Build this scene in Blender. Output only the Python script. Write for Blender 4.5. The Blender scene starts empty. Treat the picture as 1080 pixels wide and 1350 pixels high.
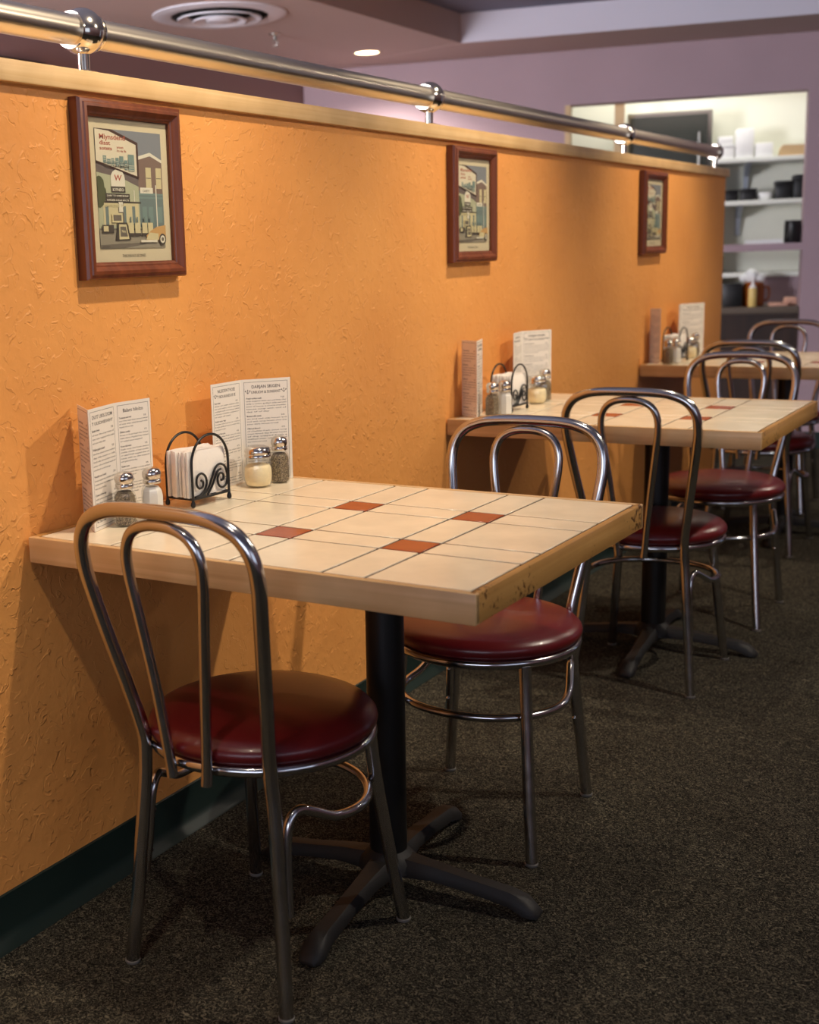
import bpy, bmesh, math, random
from mathutils import Vector, Matrix
random.seed(7)
PI = math.pi
R = math.radians
scene = bpy.context.scene
COL = scene.collection

# ---------------------------------------------------------------- helpers
def lin(c):
    def f(v):
        v /= 255.0
        return v / 12.92 if v <= 0.04045 else ((v + 0.055) / 1.055) ** 2.4
    return (f(c[0]), f(c[1]), f(c[2]), 1.0)

def new_mat(name):
    m = bpy.data.materials.new(name)
    m.use_nodes = True
    nt = m.node_tree
    b = nt.nodes['Principled BSDF']
    return m, nt, b

def plain(name, rgb, rough=0.5, metal=0.0, coat=0.0, spec=0.5, noise=0.0, nscale=30.0, bump=0.0, bscale=200.0):
    m, nt, b = new_mat(name)
    c = lin(rgb)
    b.inputs['Base Color'].default_value = c
    b.inputs['Roughness'].default_value = rough
    b.inputs['Metallic'].default_value = metal
    b.inputs['Coat Weight'].default_value = coat
    b.inputs['Specular IOR Level'].default_value = spec
    if noise or bump:
        tc = nt.nodes.new('ShaderNodeTexCoord')
    if noise:
        n = nt.nodes.new('ShaderNodeTexNoise'); n.inputs['Scale'].default_value = nscale
        n.inputs['Detail'].default_value = 4
        nt.links.new(tc.outputs['Object'], n.inputs['Vector'])
        r = nt.nodes.new('ShaderNodeValToRGB')
        r.color_ramp.elements[0].position = 0.3; r.color_ramp.elements[1].position = 0.7
        r.color_ramp.elements[0].color = (c[0]*(1-noise), c[1]*(1-noise), c[2]*(1-noise), 1)
        r.color_ramp.elements[1].color = (min(1, c[0]*(1+noise)), min(1, c[1]*(1+noise)), min(1, c[2]*(1+noise)), 1)
        nt.links.new(n.outputs['Fac'], r.inputs['Fac'])
        nt.links.new(r.outputs['Color'], b.inputs['Base Color'])
    if bump:
        n2 = nt.nodes.new('ShaderNodeTexNoise'); n2.inputs['Scale'].default_value = bscale
        n2.inputs['Detail'].default_value = 3
        nt.links.new(tc.outputs['Object'], n2.inputs['Vector'])
        bp = nt.nodes.new('ShaderNodeBump'); bp.inputs['Strength'].default_value = bump
        bp.inputs['Distance'].default_value = 0.002
        nt.links.new(n2.outputs['Fac'], bp.inputs['Height'])
        nt.links.new(bp.outputs['Normal'], b.inputs['Normal'])
    return m

def wood(name, dark, light, axis='X', rough=0.4, fine=60.0, chips=False):
    m, nt, b = new_mat(name)
    tc = nt.nodes.new('ShaderNodeTexCoord')
    mp = nt.nodes.new('ShaderNodeMapping')
    s = {'X': (1.2, fine, fine), 'Y': (fine, 1.2, fine), 'Z': (fine, fine, 1.2)}[axis]
    mp.inputs['Scale'].default_value = s
    nt.links.new(tc.outputs['Object'], mp.inputs['Vector'])
    n = nt.nodes.new('ShaderNodeTexNoise'); n.inputs['Scale'].default_value = 1.0
    n.inputs['Detail'].default_value = 5; n.inputs['Distortion'].default_value = 0.4
    nt.links.new(mp.outputs['Vector'], n.inputs['Vector'])
    r = nt.nodes.new('ShaderNodeValToRGB')
    r.color_ramp.elements[0].position = 0.3; r.color_ramp.elements[1].position = 0.72
    r.color_ramp.elements[0].color = lin(dark); r.color_ramp.elements[1].color = lin(light)
    nt.links.new(n.outputs['Fac'], r.inputs['Fac'])
    out = r.outputs['Color']
    # soft blotches
    n2 = nt.nodes.new('ShaderNodeTexNoise'); n2.inputs['Scale'].default_value = 9.0; n2.inputs['Detail'].default_value = 3
    nt.links.new(tc.outputs['Object'], n2.inputs['Vector'])
    mx = nt.nodes.new('ShaderNodeMix'); mx.data_type = 'RGBA'; mx.blend_type = 'MULTIPLY'
    r2 = nt.nodes.new('ShaderNodeValToRGB')
    r2.color_ramp.elements[0].position = 0.35; r2.color_ramp.elements[1].position = 0.65
    r2.color_ramp.elements[0].color = (0.86, 0.84, 0.80, 1); r2.color_ramp.elements[1].color = (1, 1, 1, 1)
    nt.links.new(n2.outputs['Fac'], r2.inputs['Fac'])
    mx.inputs['Factor'].default_value = 1.0
    nt.links.new(out, mx.inputs['A']); nt.links.new(r2.outputs['Color'], mx.inputs['B'])
    out = mx.outputs['Result']
    if chips:   # worn spots where the varnish has been knocked off
        n3 = nt.nodes.new('ShaderNodeTexNoise'); n3.inputs['Scale'].default_value = 95.0
        n3.inputs['Detail'].default_value = 5; n3.inputs['Roughness'].default_value = 0.7
        nt.links.new(tc.outputs['Object'], n3.inputs['Vector'])
        n4 = nt.nodes.new('ShaderNodeTexNoise'); n4.inputs['Scale'].default_value = 6.5
        nt.links.new(tc.outputs['Object'], n4.inputs['Vector'])
        ml = nt.nodes.new('ShaderNodeMath'); ml.operation = 'MULTIPLY'
        nt.links.new(n3.outputs['Fac'], ml.inputs[0]); nt.links.new(n4.outputs['Fac'], ml.inputs[1])
        r3 = nt.nodes.new('ShaderNodeValToRGB')
        r3.color_ramp.elements[0].position = 0.335; r3.color_ramp.elements[1].position = 0.355
        nt.links.new(ml.outputs['Value'], r3.inputs['Fac'])
        mx2 = nt.nodes.new('ShaderNodeMix'); mx2.data_type = 'RGBA'
        nt.links.new(r3.outputs['Color'], mx2.inputs['Factor'])
        nt.links.new(out, mx2.inputs['A']); mx2.inputs['B'].default_value = lin((92, 58, 26))
        out = mx2.outputs['Result']
    nt.links.new(out, b.inputs['Base Color'])
    b.inputs['Roughness'].default_value = rough
    return m

def chrome(name, rgb, rough, scuff=0.0):
    m, nt, b = new_mat(name)
    b.inputs['Base Color'].default_value = lin(rgb)
    b.inputs['Metallic'].default_value = 1.0
    b.inputs['Roughness'].default_value = rough
    if scuff:
        tc = nt.nodes.new('ShaderNodeTexCoord')
        n = nt.nodes.new('ShaderNodeTexNoise'); n.inputs['Scale'].default_value = 26.0
        n.inputs['Detail'].default_value = 6
        nt.links.new(tc.outputs['Object'], n.inputs['Vector'])
        mr = nt.nodes.new('ShaderNodeMapRange')
        mr.inputs['From Min'].default_value = 0.3; mr.inputs['From Max'].default_value = 0.7
        mr.inputs['To Min'].default_value = rough - scuff; mr.inputs['To Max'].default_value = rough + scuff
        nt.links.new(n.outputs['Fac'], mr.inputs['Value'])
        nt.links.new(mr.outputs['Result'], b.inputs['Roughness'])
    return m

def glass_mat(name, tint=(240, 240, 236), gloss=0.10):
    m = bpy.data.materials.new(name); m.use_nodes = True
    nt = m.node_tree; nt.nodes.clear()
    o = nt.nodes.new('ShaderNodeOutputMaterial')
    t = nt.nodes.new('ShaderNodeBsdfTransparent'); t.inputs['Color'].default_value = lin(tint)
    g = nt.nodes.new('ShaderNodeBsdfGlossy'); g.inputs['Roughness'].default_value = 0.04
    f = nt.nodes.new('ShaderNodeFresnel'); f.inputs['IOR'].default_value = 1.5
    a = nt.nodes.new('ShaderNodeMath'); a.operation = 'ADD'; a.inputs[1].default_value = gloss - 0.04; a.use_clamp = True
    nt.links.new(f.outputs['Fac'], a.inputs[0])
    ge = nt.nodes.new('ShaderNodeNewGeometry')      # reflect only where light enters the glass
    iv = nt.nodes.new('ShaderNodeMath'); iv.operation = 'SUBTRACT'; iv.inputs[0].default_value = 1.0
    nt.links.new(ge.outputs['Backfacing'], iv.inputs[1])
    a2 = nt.nodes.new('ShaderNodeMath'); a2.operation = 'MULTIPLY'
    nt.links.new(a.outputs['Value'], a2.inputs[0]); nt.links.new(iv.outputs['Value'], a2.inputs[1])
    mx = nt.nodes.new('ShaderNodeMixShader')
    nt.links.new(a2.outputs['Value'], mx.inputs['Fac'])
    nt.links.new(t.outputs['BSDF'], mx.inputs[1]); nt.links.new(g.outputs['BSDF'], mx.inputs[2])
    nt.links.new(mx.outputs['Shader'], o.inputs['Surface'])
    return m

def glow(name, rgb, strength):
    m = bpy.data.materials.new(name); m.use_nodes = True
    nt = m.node_tree; b = nt.nodes['Principled BSDF']
    b.inputs['Base Color'].default_value = lin(rgb)
    b.inputs['Emission Color'].default_value = lin(rgb)
    b.inputs['Emission Strength'].default_value = strength
    return m

def stucco(name, rgb, var=0.06):
    m, nt, b = new_mat(name)
    tc = nt.nodes.new('ShaderNodeTexCoord')
    co = tc.outputs['Object']
    c = lin(rgb)
    n0 = nt.nodes.new('ShaderNodeTexNoise'); n0.inputs['Scale'].default_value = 2.2; n0.inputs['Detail'].default_value = 5
    nt.links.new(co, n0.inputs['Vector'])
    r0 = nt.nodes.new('ShaderNodeValToRGB')
    r0.color_ramp.elements[0].position = 0.32; r0.color_ramp.elements[1].position = 0.68
    r0.color_ramp.elements[0].color = (c[0]*(1-var), c[1]*(1-1.6*var), c[2]*(1-2*var), 1)
    r0.color_ramp.elements[1].color = (min(1, c[0]*(1+var)), c[1]*(1+1.6*var), c[2]*(1+2*var), 1)
    nt.links.new(n0.outputs['Fac'], r0.inputs['Fac'])
    nt.links.new(r0.outputs['Color'], b.inputs['Base Color'])
    b.inputs['Roughness'].default_value = 0.48
    b.inputs['Specular IOR Level'].default_value = 0.35
    # trowel ridges: short curved broken lines
    n1 = nt.nodes.new('ShaderNodeTexNoise'); n1.inputs['Scale'].default_value = 30.0
    n1.inputs['Detail'].default_value = 1.2; n1.inputs['Distortion'].default_value = 1.2
    nt.links.new(co, n1.inputs['Vector'])
    s = nt.nodes.new('ShaderNodeMath'); s.operation = 'SUBTRACT'; s.inputs[1].default_value = 0.52
    nt.links.new(n1.outputs['Fac'], s.inputs[0])
    ridge = nt.nodes.new('ShaderNodeValToRGB')     # one-sided lip, like plaster dragged by a trowel
    e = ridge.color_ramp.elements
    e[0].position = 0.0; e[0].color = (0, 0, 0, 1)
    e[1].position = 0.012; e[1].color = (1, 1, 1, 1)
    e2 = ridge.color_ramp.elements.new(0.06); e2.color = (0, 0, 0, 1)
    nt.links.new(s.outputs['Value'], ridge.inputs['Fac'])
    n2 = nt.nodes.new('ShaderNodeTexNoise'); n2.inputs['Scale'].default_value = 30.0; n2.inputs['Detail'].default_value = 2
    nt.links.new(co, n2.inputs['Vector'])
    r2 = nt.nodes.new('ShaderNodeValToRGB')
    r2.color_ramp.elements[0].position = 0.44; r2.color_ramp.elements[1].position = 0.58
    nt.links.new(n2.outputs['Fac'], r2.inputs['Fac'])
    ml = nt.nodes.new('ShaderNodeMath'); ml.operation = 'MULTIPLY'
    nt.links.new(ridge.outputs['Color'], ml.inputs[0]); nt.links.new(r2.outputs['Color'], ml.inputs[1])
    n3 = nt.nodes.new('ShaderNodeTexNoise'); n3.inputs['Scale'].default_value = 30.0; n3.inputs['Detail'].default_value = 5
    nt.links.new(co, n3.inputs['Vector'])
    m3 = nt.nodes.new('ShaderNodeMath'); m3.operation = 'MULTIPLY_ADD'; m3.inputs[1].default_value = 0.85
    nt.links.new(n3.outputs['Fac'], m3.inputs[0]); nt.links.new(ml.outputs['Value'], m3.inputs[2])
    bp = nt.nodes.new('ShaderNodeBump'); bp.inputs['Strength'].default_value = 0.34
    bp.inputs['Distance'].default_value = 0.006
    nt.links.new(m3.outputs['Value'], bp.inputs['Height'])
    nt.links.new(bp.outputs['Normal'], b.inputs['Normal'])
    return m

def carpet_mat(name):
    m, nt, b = new_mat(name)
    tc = nt.nodes.new('ShaderNodeTexCoord')
    v = nt.nodes.new('ShaderNodeTexNoise'); v.inputs['Scale'].default_value = 105.0
    v.inputs['Detail'].default_value = 2.5; v.inputs['Distortion'].default_value = 2.6; v.inputs['Roughness'].default_value = 0.6
    nt.links.new(tc.outputs['Object'], v.inputs['Vector'])
    r = nt.nodes.new('ShaderNodeValToRGB')
    e = r.color_ramp.elements
    e[0].position = 0.36; e[0].color = lin((24, 24, 21))
    e[1].position = 0.66; e[1].color = lin((128, 121, 102))
    e2 = r.color_ramp.elements.new(0.50); e2.color = lin((58, 55, 47))
    nt.links.new(v.outputs['Fac'], r.inputs['Fac'])
    n2 = nt.nodes.new('ShaderNodeTexNoise'); n2.inputs['Scale'].default_value = 5.0; n2.inputs['Detail'].default_value = 4
    nt.links.new(tc.outputs['Object'], n2.inputs['Vector'])
    r2 = nt.nodes.new('ShaderNodeValToRGB')
    r2.color_ramp.elements[0].position = 0.3; r2.color_ramp.elements[1].position = 0.7
    r2.color_ramp.elements[0].color = (0.78, 0.76, 0.74, 1); r2.color_ramp.elements[1].color = (1.0, 1.0, 1.0, 1)
    nt.links.new(n2.outputs['Fac'], r2.inputs['Fac'])
    mx = nt.nodes.new('ShaderNodeMix'); mx.data_type = 'RGBA'; mx.blend_type = 'MULTIPLY'; mx.inputs['Factor'].default_value = 1
    nt.links.new(r.outputs['Color'], mx.inputs['A']); nt.links.new(r2.outputs['Color'], mx.inputs['B'])
    nt.links.new(mx.outputs['Result'], b.inputs['Base Color'])
    b.inputs['Roughness'].default_value = 0.95
    b.inputs['Specular IOR Level'].default_value = 0.1
    bp = nt.nodes.new('ShaderNodeBump'); bp.inputs['Strength'].default_value = 1.0; bp.inputs['Distance'].default_value = 0.009
    nt.links.new(v.outputs['Fac'], bp.inputs['Height'])
    nt.links.new(bp.outputs['Normal'], b.inputs['Normal'])
    return m

def speckle(name, cols, scale):
    m, nt, b = new_mat(name)
    tc = nt.nodes.new('ShaderNodeTexCoord')
    v = nt.nodes.new('ShaderNodeTexVoronoi'); v.inputs['Scale'].default_value = scale
    nt.links.new(tc.outputs['Object'], v.inputs['Vector'])
    sp = nt.nodes.new('ShaderNodeSeparateColor')
    nt.links.new(v.outputs['Color'], sp.inputs['Color'])
    r = nt.nodes.new('ShaderNodeValToRGB'); r.color_ramp.interpolation = 'CONSTANT'
    e = r.color_ramp.elements
    e[0].position = 0; e[0].color = lin(cols[0])
    e[1].position = 1.0 / len(cols); e[1].color = lin(cols[1])
    for i in range(2, len(cols)):
        x = e.new(i / len(cols)); x.color = lin(cols[i])
    nt.links.new(sp.outputs['Red'], r.inputs['Fac'])
    nt.links.new(r.outputs['Color'], b.inputs['Base Color'])
    b.inputs['Roughness'].default_value = 0.8
    return m

# ---- geometry collectors
def BM():
    return bmesh.new()

def add_box(bm, x0, x1, y0, y1, z0, z1, bevel=0.0, mat=0, seg=2):
    t = bmesh.new()
    bmesh.ops.create_cube(t, size=1.0)
    for v in t.verts:
        v.co = Vector(((x0 + x1)/2 + v.co.x*(x1-x0), (y0+y1)/2 + v.co.y*(y1-y0), (z0+z1)/2 + v.co.z*(z1-z0)))
    if bevel:
        bmesh.ops.bevel(t, geom=list(t.edges), offset=bevel, segments=seg, profile=0.5, affect='EDGES')
    merge(bm, t, mat)

def merge(bm, t, mat=None, M=None):
    vm = {}
    for v in t.verts:
        vm[v] = bm.verts.new(M @ v.co if M else v.co)
    for f in t.faces:
        try:
            nf = bm.faces.new([vm[v] for v in f.verts])
            nf.material_index = f.material_index if mat is None else mat
            nf.smooth = f.smooth
        except ValueError:
            pass
    t.free()

def add_prism(bm, poly, z0, z1, mat=0):
    lo = [bm.verts.new((p[0], p[1], z0)) for p in poly]
    hi = [bm.verts.new((p[0], p[1], z1)) for p in poly]
    n = len(poly)
    f = bm.faces.new(lo[::-1]); f.material_index = mat
    f = bm.faces.new(hi); f.material_index = mat
    for i in range(n):
        f = bm.faces.new((lo[i], lo[(i+1) % n], hi[(i+1) % n], hi[i])); f.material_index = mat

def spline(pts, n=6, closed=False):
    P = [Vector(p) for p in pts]
    out = []
    N = len(P)
    rng = range(N if closed else N-1)
    for i in rng:
        if closed:
            p0, p1, p2, p3 = P[(i-1) % N], P[i], P[(i+1) % N], P[(i+2) % N]
        else:
            p0 = P[i-1] if i > 0 else P[0]*2 - P[1]
            p1, p2 = P[i], P[i+1]
            p3 = P[i+2] if i+2 < N else P[-1]*2 - P[-2]
        for k in range(n):
            t = k / n
            out.append(0.5*((2*p1) + (p2-p0)*t + (2*p0-5*p1+4*p2-p3)*t*t + (3*p1-p0-3*p2+p3)*t**3))
    if not closed:
        out.append(P[-1].copy())
    return out

def add_tube(bm, pts, r, seg=14, closed=False, caps=True, mat=0):
    P = [Vector(p) for p in pts]
    N = len(P)
    rings = []
    def tan(i):
        if closed:
            return (P[(i+1) % N] - P[(i-1) % N]).normalized()
        a = P[max(0, i-1)]; b = P[min(N-1, i+1)]
        return (b-a).normalized()
    T = tan(0)
    ref = Vector((0, 0, 1)) if abs(T.z) < 0.9 else Vector((1, 0, 0))
    nrm = (ref - T*ref.dot(T)).normalized()
    for i in range(N):
        T = tan(i)
        nrm = (nrm - T*nrm.dot(T)).normalized()
        bn = T.cross(nrm)
        rr = r[i] if isinstance(r, (list, tuple)) else r
        rings.append([bm.verts.new(P[i] + (nrm*math.cos(2*PI*k/seg) + bn*math.sin(2*PI*k/seg))*rr) for k in range(seg)])
    M = N if closed else N-1
    for i in range(M):
        a, b = rings[i], rings[(i+1) % N]
        off = 0
        if closed and i == N-1:   # match twist
            off = min(range(seg), key=lambda o: (a[0].co - b[o].co).length)
        for k in range(seg):
            f = bm.faces.new((a[k], a[(k+1) % seg], b[(k+1+off) % seg], b[(k+off) % seg]))
            f.material_index = mat; f.smooth = True
    if caps and not closed:
        f = bm.faces.new(rings[0][::-1]); f.material_index = mat
        f = bm.faces.new(rings[-1]); f.material_index = mat

def add_lathe(bm, prof, seg=32, cx=0, cy=0, cz=0, mat=0, smooth=True, phase=0.0, ripple=None):
    rings = []
    for (r, z) in prof:
        if r < 1e-6:
            rings.append([bm.verts.new((cx, cy, cz+z))])
        else:
            ring = []
            for k in range(seg):
                a = 2*PI*k/seg + phase
                rr = r*(ripple(a, z) if ripple else 1)
                ring.append(bm.verts.new((cx+rr*math.cos(a), cy+rr*math.sin(a), cz+z)))
            rings.append(ring)
    for i in range(len(rings)-1):
        a, b = rings[i], rings[i+1]
        for k in range(seg):
            k2 = (k+1) % seg
            if len(a) == 1 and len(b) == 1: continue
            if len(a) == 1: f = bm.faces.new((a[0], b[k2], b[k]))
            elif len(b) == 1: f = bm.faces.new((a[k], a[k2], b[0]))
            else: f = bm.faces.new((a[k], a[k2], b[k2], b[k]))
            f.material_index = mat; f.smooth = smooth
    if len(rings[0]) > 1:
        f = bm.faces.new(rings[0][::-1]); f.material_index = mat
    if len(rings[-1]) > 1:
        f = bm.faces.new(rings[-1]); f.material_index = mat

def obj(name, bm, mats, parent=None, loc=(0, 0, 0), rot=(0, 0, 0), sharp=40):
    me = bpy.data.meshes.new(name)
    bmesh.ops.recalc_face_normals(bm, faces=list(bm.faces))
    bm.to_mesh(me); bm.free()
    if not isinstance(mats, (list, tuple)): mats = [mats]
    for m in mats: me.materials.append(m)
    if sharp: me.set_sharp_from_angle(angle=R(sharp))
    o = bpy.data.objects.new(name, me)
    COL.objects.link(o)
    o.location = loc; o.rotation_euler = rot
    if parent: o.parent = parent
    return o

def tag(o, label, cat, group=None):
    o['label'] = label; o['category'] = cat
    if group: o['group'] = group
    return o

def thing(name, label, cat, loc=(0, 0, 0), rotz=0, group=None):
    o = bpy.data.objects.new(name, None); COL.objects.link(o)
    o.empty_display_size = 0.05
    o.location = loc; o.rotation_euler = (0, 0, rotz)
    return tag(o, label, cat, group)

def dup(root, loc, rotz, label, group=None):
    r = root.copy(); COL.objects.link(r); r.location = loc; r.rotation_euler = (0, 0, rotz)
    r['label'] = label
    if group: r['group'] = group
    for ch in list(root.children):
        c = ch.copy(); COL.objects.link(c); c.parent = r
        for g in list(ch.children):
            d = g.copy(); COL.objects.link(d); d.parent = c
    return r

def struct(name, bm, mats, sharp=30):
    o = obj(name, bm, mats, sharp=sharp); o['kind'] = 'structure'
    return o

# ---- lettering as flat mesh faces
_txt = {}
def text_bm(s, bold=0.0):
    key = (s, bold)
    if key not in _txt:
        cu = bpy.data.curves.new('lettering', 'FONT'); cu.body = s; cu.size = 1.0
        cu.resolution_u = 2; cu.offset = bold
        o = bpy.data.objects.new('lettering', cu); COL.objects.link(o)
        dg = bpy.context.evaluated_depsgraph_get(); dg.update()
        me = bpy.data.meshes.new_from_object(o.evaluated_get(dg))
        V = [tuple(v.co) for v in me.vertices]; F = [tuple(p.vertices) for p in me.polygons]
        bpy.data.objects.remove(o); bpy.data.curves.remove(cu); bpy.data.meshes.remove(me)
        _txt[key] = (V, F)
    return _txt[key]

def add_text(bm, s, x, z, size, M, mat, width=None, center=False, bold=0.0, shear=0.0):
    """s lettered in the local plane (x right, z up), M maps it into the part"""
    V, F = text_bm(s, bold)
    if not V: return
    w = max(v[0] for v in V)
    k = size
    kx = k
    if width: kx = width / w
    x0 = x - (w*kx/2 if center else 0)
    vs = [bm.verts.new(M @ Vector((x0 + v[0]*kx + shear*v[1]*k, 0, z + v[1]*k))) for v in V]
    for f in F:
        try:
            nf = bm.faces.new([vs[i] for i in f]); nf.material_index = mat
        except ValueError:
            pass

def add_poly(bm, pts, M, mat):
    """flat polygon in the local plane (x right, z up)"""
    vs = [bm.verts.new(M @ Vector((p[0], p[2] if len(p) > 2 else 0, p[1]))) for p in pts]
    f = bm.faces.new(vs); f.material_index = mat

# ---------------------------------------------------------------- materials
M_wall = stucco('orange_plaster', (231, 158, 84))
M_cap = wood('maple_cap', (216, 172, 112), (236, 200, 146), 'Y', 0.38, 90)
M_edge = wood('maple_edge', (202, 160, 108), (234, 198, 148), 'X', 0.36, 55)
M_edge_worn = wood('worn_maple_edge', (176, 128, 66), (206, 158, 92), 'Y', 0.36, 55, chips=True)
M_carpet = carpet_mat('loop_carpet')
M_base = plain('green_rubber_base', (20, 38, 34), 0.5)
M_chrome = chrome('chrome_tube', (198, 197, 198), 0.16, 0.05)
M_rail = chrome('polished_steel_rail', (232, 220, 200), 0.32)
_nt = M_rail.node_tree; _b = _nt.nodes['Principled BSDF']
_tg = _nt.nodes.new('ShaderNodeTangent'); _tg.direction_type = 'RADIAL'; _tg.axis = 'Y'
_nt.links.new(_tg.outputs['Tangent'], _b.inputs['Tangent'])
_b.inputs['Anisotropic'].default_value = 0.5
_b.inputs['Anisotropic Rotation'].default_value = 0.25
M_rail2 = chrome('polished_fitting', (228, 220, 206), 0.14)
M_vinyl = plain('oxblood_vinyl', (98, 21, 24), 0.31, coat=0.15, noise=0.12, nscale=14, bump=0.12, bscale=420)
M_iron = plain('black_cast_iron', (20, 18, 17), 0.6, bump=0.15, bscale=300)
M_column = plain('black_painted_steel', (12, 11, 11), 0.42)
M_glide = plain('clear_plastic_glide', (112, 108, 102), 0.35)
M_tile = plain('cream_tile', (238, 222, 192), 0.2, noise=0.07, nscale=13)
M_red = plain('terracotta_tile', (164, 78, 44), 0.26, noise=0.1, nscale=20)
M_grout = plain('brown_grout', (58, 38, 26), 0.9)
M_frame = wood('mahogany_frame', (98, 48, 28), (136, 74, 44), 'Z', 0.32, 40)
M_mat = plain('cream_mat_board', (226, 212, 178), 0.7)
M_pane = glass_mat('picture_glass', (250, 250, 248), 0.05)
M_glass = glass_mat('shaker_glass', (248, 248, 246), 0.07)
M_lid = chrome('shaker_lid_steel', (214, 206, 196), 0.16)
M_pepper = speckle('ground_pepper', [(70, 58, 46), (150, 132, 104), (104, 88, 68), (190, 172, 140), (48, 40, 34)], 1000)
M_salt = plain('salt', (246, 242, 234), 0.8)
M_cheese = plain('grated_cheese', (248, 230, 186), 0.8, noise=0.06, nscale=90)
M_napkin = plain('white_paper_napkin', (244, 238, 228), 0.85, bump=0.3, bscale=160)
M_wire = plain('black_wrought_wire', (18, 16, 15), 0.38)
M_paper = plain('menu_paper', (238, 230, 218), 0.28, spec=0.5)
M_ink = plain('black_ink', (52, 46, 42), 0.6)
M_purple = plain('mauve_wall_paint', (170, 146, 154), 0.6, noise=0.03, nscale=3)
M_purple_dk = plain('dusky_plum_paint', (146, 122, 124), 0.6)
M_ceil = plain('ceiling_paint', (186, 166, 160), 0.8)
M_tray = plain('blue_grey_tray_paint', (120, 122, 142), 0.8)
M_soffit = plain('cool_lit_soffit', (206, 202, 214), 0.7)  # cool daylight on the tray face is put into this lavender colour
M_kwall = plain('kitchen_wall_white', (236, 236, 220), 0.5)
M_white = plain('white_plastic', (244, 244, 242), 0.45)
M_black = plain('black_plastic', (16, 16, 17), 0.4)
M_shelf = plain('white_shelf_laminate', (226, 228, 220), 0.4)
M_steel = chrome('stainless_steel', (170, 170, 164), 0.3)
M_darkglass = plain('dark_oven_glass', (64, 66, 62), 0.2)
M_bracket = plain('blue_grey_bracket', (172, 178, 190), 0.4)
M_tan = plain('tan_post_warm_lit_jamb', (206, 178, 134), 0.5)  # the post's own tan; on the jamb lining it stands for warm light
M_tanloaf = plain('tan_carton', (200, 168, 124), 0.7)
M_counter = plain('grey_counter_laminate', (108, 96, 84), 0.4)
M_darkwood = wood('dark_walnut_panel', (38, 24, 18), (58, 38, 28), 'Z', 0.5, 30)
M_mustard = plain('pale_yellow_sauce', (226, 196, 118), 0.4)
M_amber = plain('amber_jug', (150, 76, 22), 0.25)
M_pinkcloth = plain('peach_cloth', (206, 160, 138), 0.9)
M_vent = plain('white_vent_metal', (206, 206, 214), 0.4)
M_duct = plain('dark_duct', (14, 12, 12), 0.9)
M_lamp = glow('lamp_lens', (255, 226, 176), 9.0)
M_dark = plain('dark_olive_casing', (58, 50, 36), 0.6)

# ---------------------------------------------------------------- setting
YE = 6.556                       # far end of the orange partition
bm = BM(); add_box(bm, -0.14, 0, -3.0, YE, 0, 1.548)
struct('wall_left', bm, M_wall)
bm = BM(); add_box(bm, -0.155, 0.015, -3.0, YE + 0.018, 1.548, 1.586, 0.003)
struct('trim_1', bm, M_cap)
# rubber cove base with a thin toe
bm = BM()
prof = [(0, 0), (0.028, 0), (0.026, 0.004), (0.010, 0.013), (0.005, 0.03), (0.004, 0.097), (0, 0.099)]
lo = [bm.verts.new((p[0], -3.0, p[1])) for p in prof]
hi = [bm.verts.new((p[0], YE, p[1])) for p in prof]
for i in range(len(prof)):
    j = (i+1) % len(prof)
    bm.faces.new((lo[i], lo[j], hi[j], hi[i]))
bm.faces.new(lo[::-1]); bm.faces.new(hi)
struct('baseboard_left', bm, M_base, sharp=50)

bm = BM(); add_prism(bm, [(-3.4, -3.2), (4.4, -3.2), (4.4, 10.6), (-3.4, 10.6)], -0.1, 0.0)
struct('floor', bm, M_carpet)

# the back of the room stands at an angle: its own axes U (along the wall) and N (into the kitchen)
TH = R(16.577)
O2 = Vector((0.08, 8.10, 0)); U = Vector((math.cos(TH), math.sin(TH), 0)); Nn = Vector((-math.sin(TH), math.cos(TH), 0))
BACK = Matrix.Translation(O2) @ Matrix.Rotation(TH, 4, 'Z')
def W(s, d, z=0.0):
    return O2 + U*s + Nn*d + Vector((0, 0, z))
def sbox(bm, s0, s1, d0, d1, z0, z1, bevel=0.0, mat=0):
    t = bmesh.new(); add_box(t, s0, s1, d0, d1, z0, z1, bevel); merge(bm, t, mat, BACK)

SC = -3.022                                        # corner with the far left wall
bm = BM()
sbox(bm, SC, -1.385, 0, 0.14, 0, 2.75)
sbox(bm, -1.385, -0.012, 0, 0.14, 2.085, 2.75)
sbox(bm, -0.012, 3.9, 0, 0.14, 0, 2.75)
sbox(bm, -1.385, -0.012, 0.001, 0.14, 1.18, 1.222)
struct('wall_back', bm, M_purple)
bm = BM(); sbox(bm, -0.011, 3.9, -0.006, -0.0005, 0, 0.1)
struct('baseboard_back', bm, M_base)
cl = W(SC, 0)
bm = BM(); add_box(bm, cl.x - 0.14, cl.x, -3.0, cl.y, 0, 2.75)
struct('wall_far_left', bm, M_purple_dk)
# ceilings: a low one, with a higher tray over the dining aisle
tl0, tl1 = (-1.545, -3.0), (-1.59, 6.965)
def along(p, t): return (p[0] + U.x*t, p[1] + U.y*t)
bm = BM()
add_prism(bm, [(cl.x, -3.0), tl0, tl1, along(tl1, -0.02), (cl.x, cl.y)], 2.40, 2.75)
b0 = W(SC, 0); b1 = W(3.9, 0)
add_prism(bm, [tl1, along(tl1, 5.6), (b1.x, b1.y), (b0.x, b0.y)], 2.40, 2.75)
struct('ceiling_low', bm, M_ceil)
bm = BM()       # vertical faces of the tray
t = along(tl1, 5.6)
off = Vector((U.y, -U.x))*0.004
add_prism(bm, [(tl1[0] + off.x, tl1[1] + off.y), (t[0] + off.x, t[1] + off.y), t, tl1], 2.40, 2.56)
struct('trim_2', bm, M_soffit)
bm = BM()
add_prism(bm, [tl0, (4.3, -3.0), (4.3, t[1]), t, tl1], 2.56, 2.66)
struct('ceiling_tray', bm, M_tray)
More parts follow.
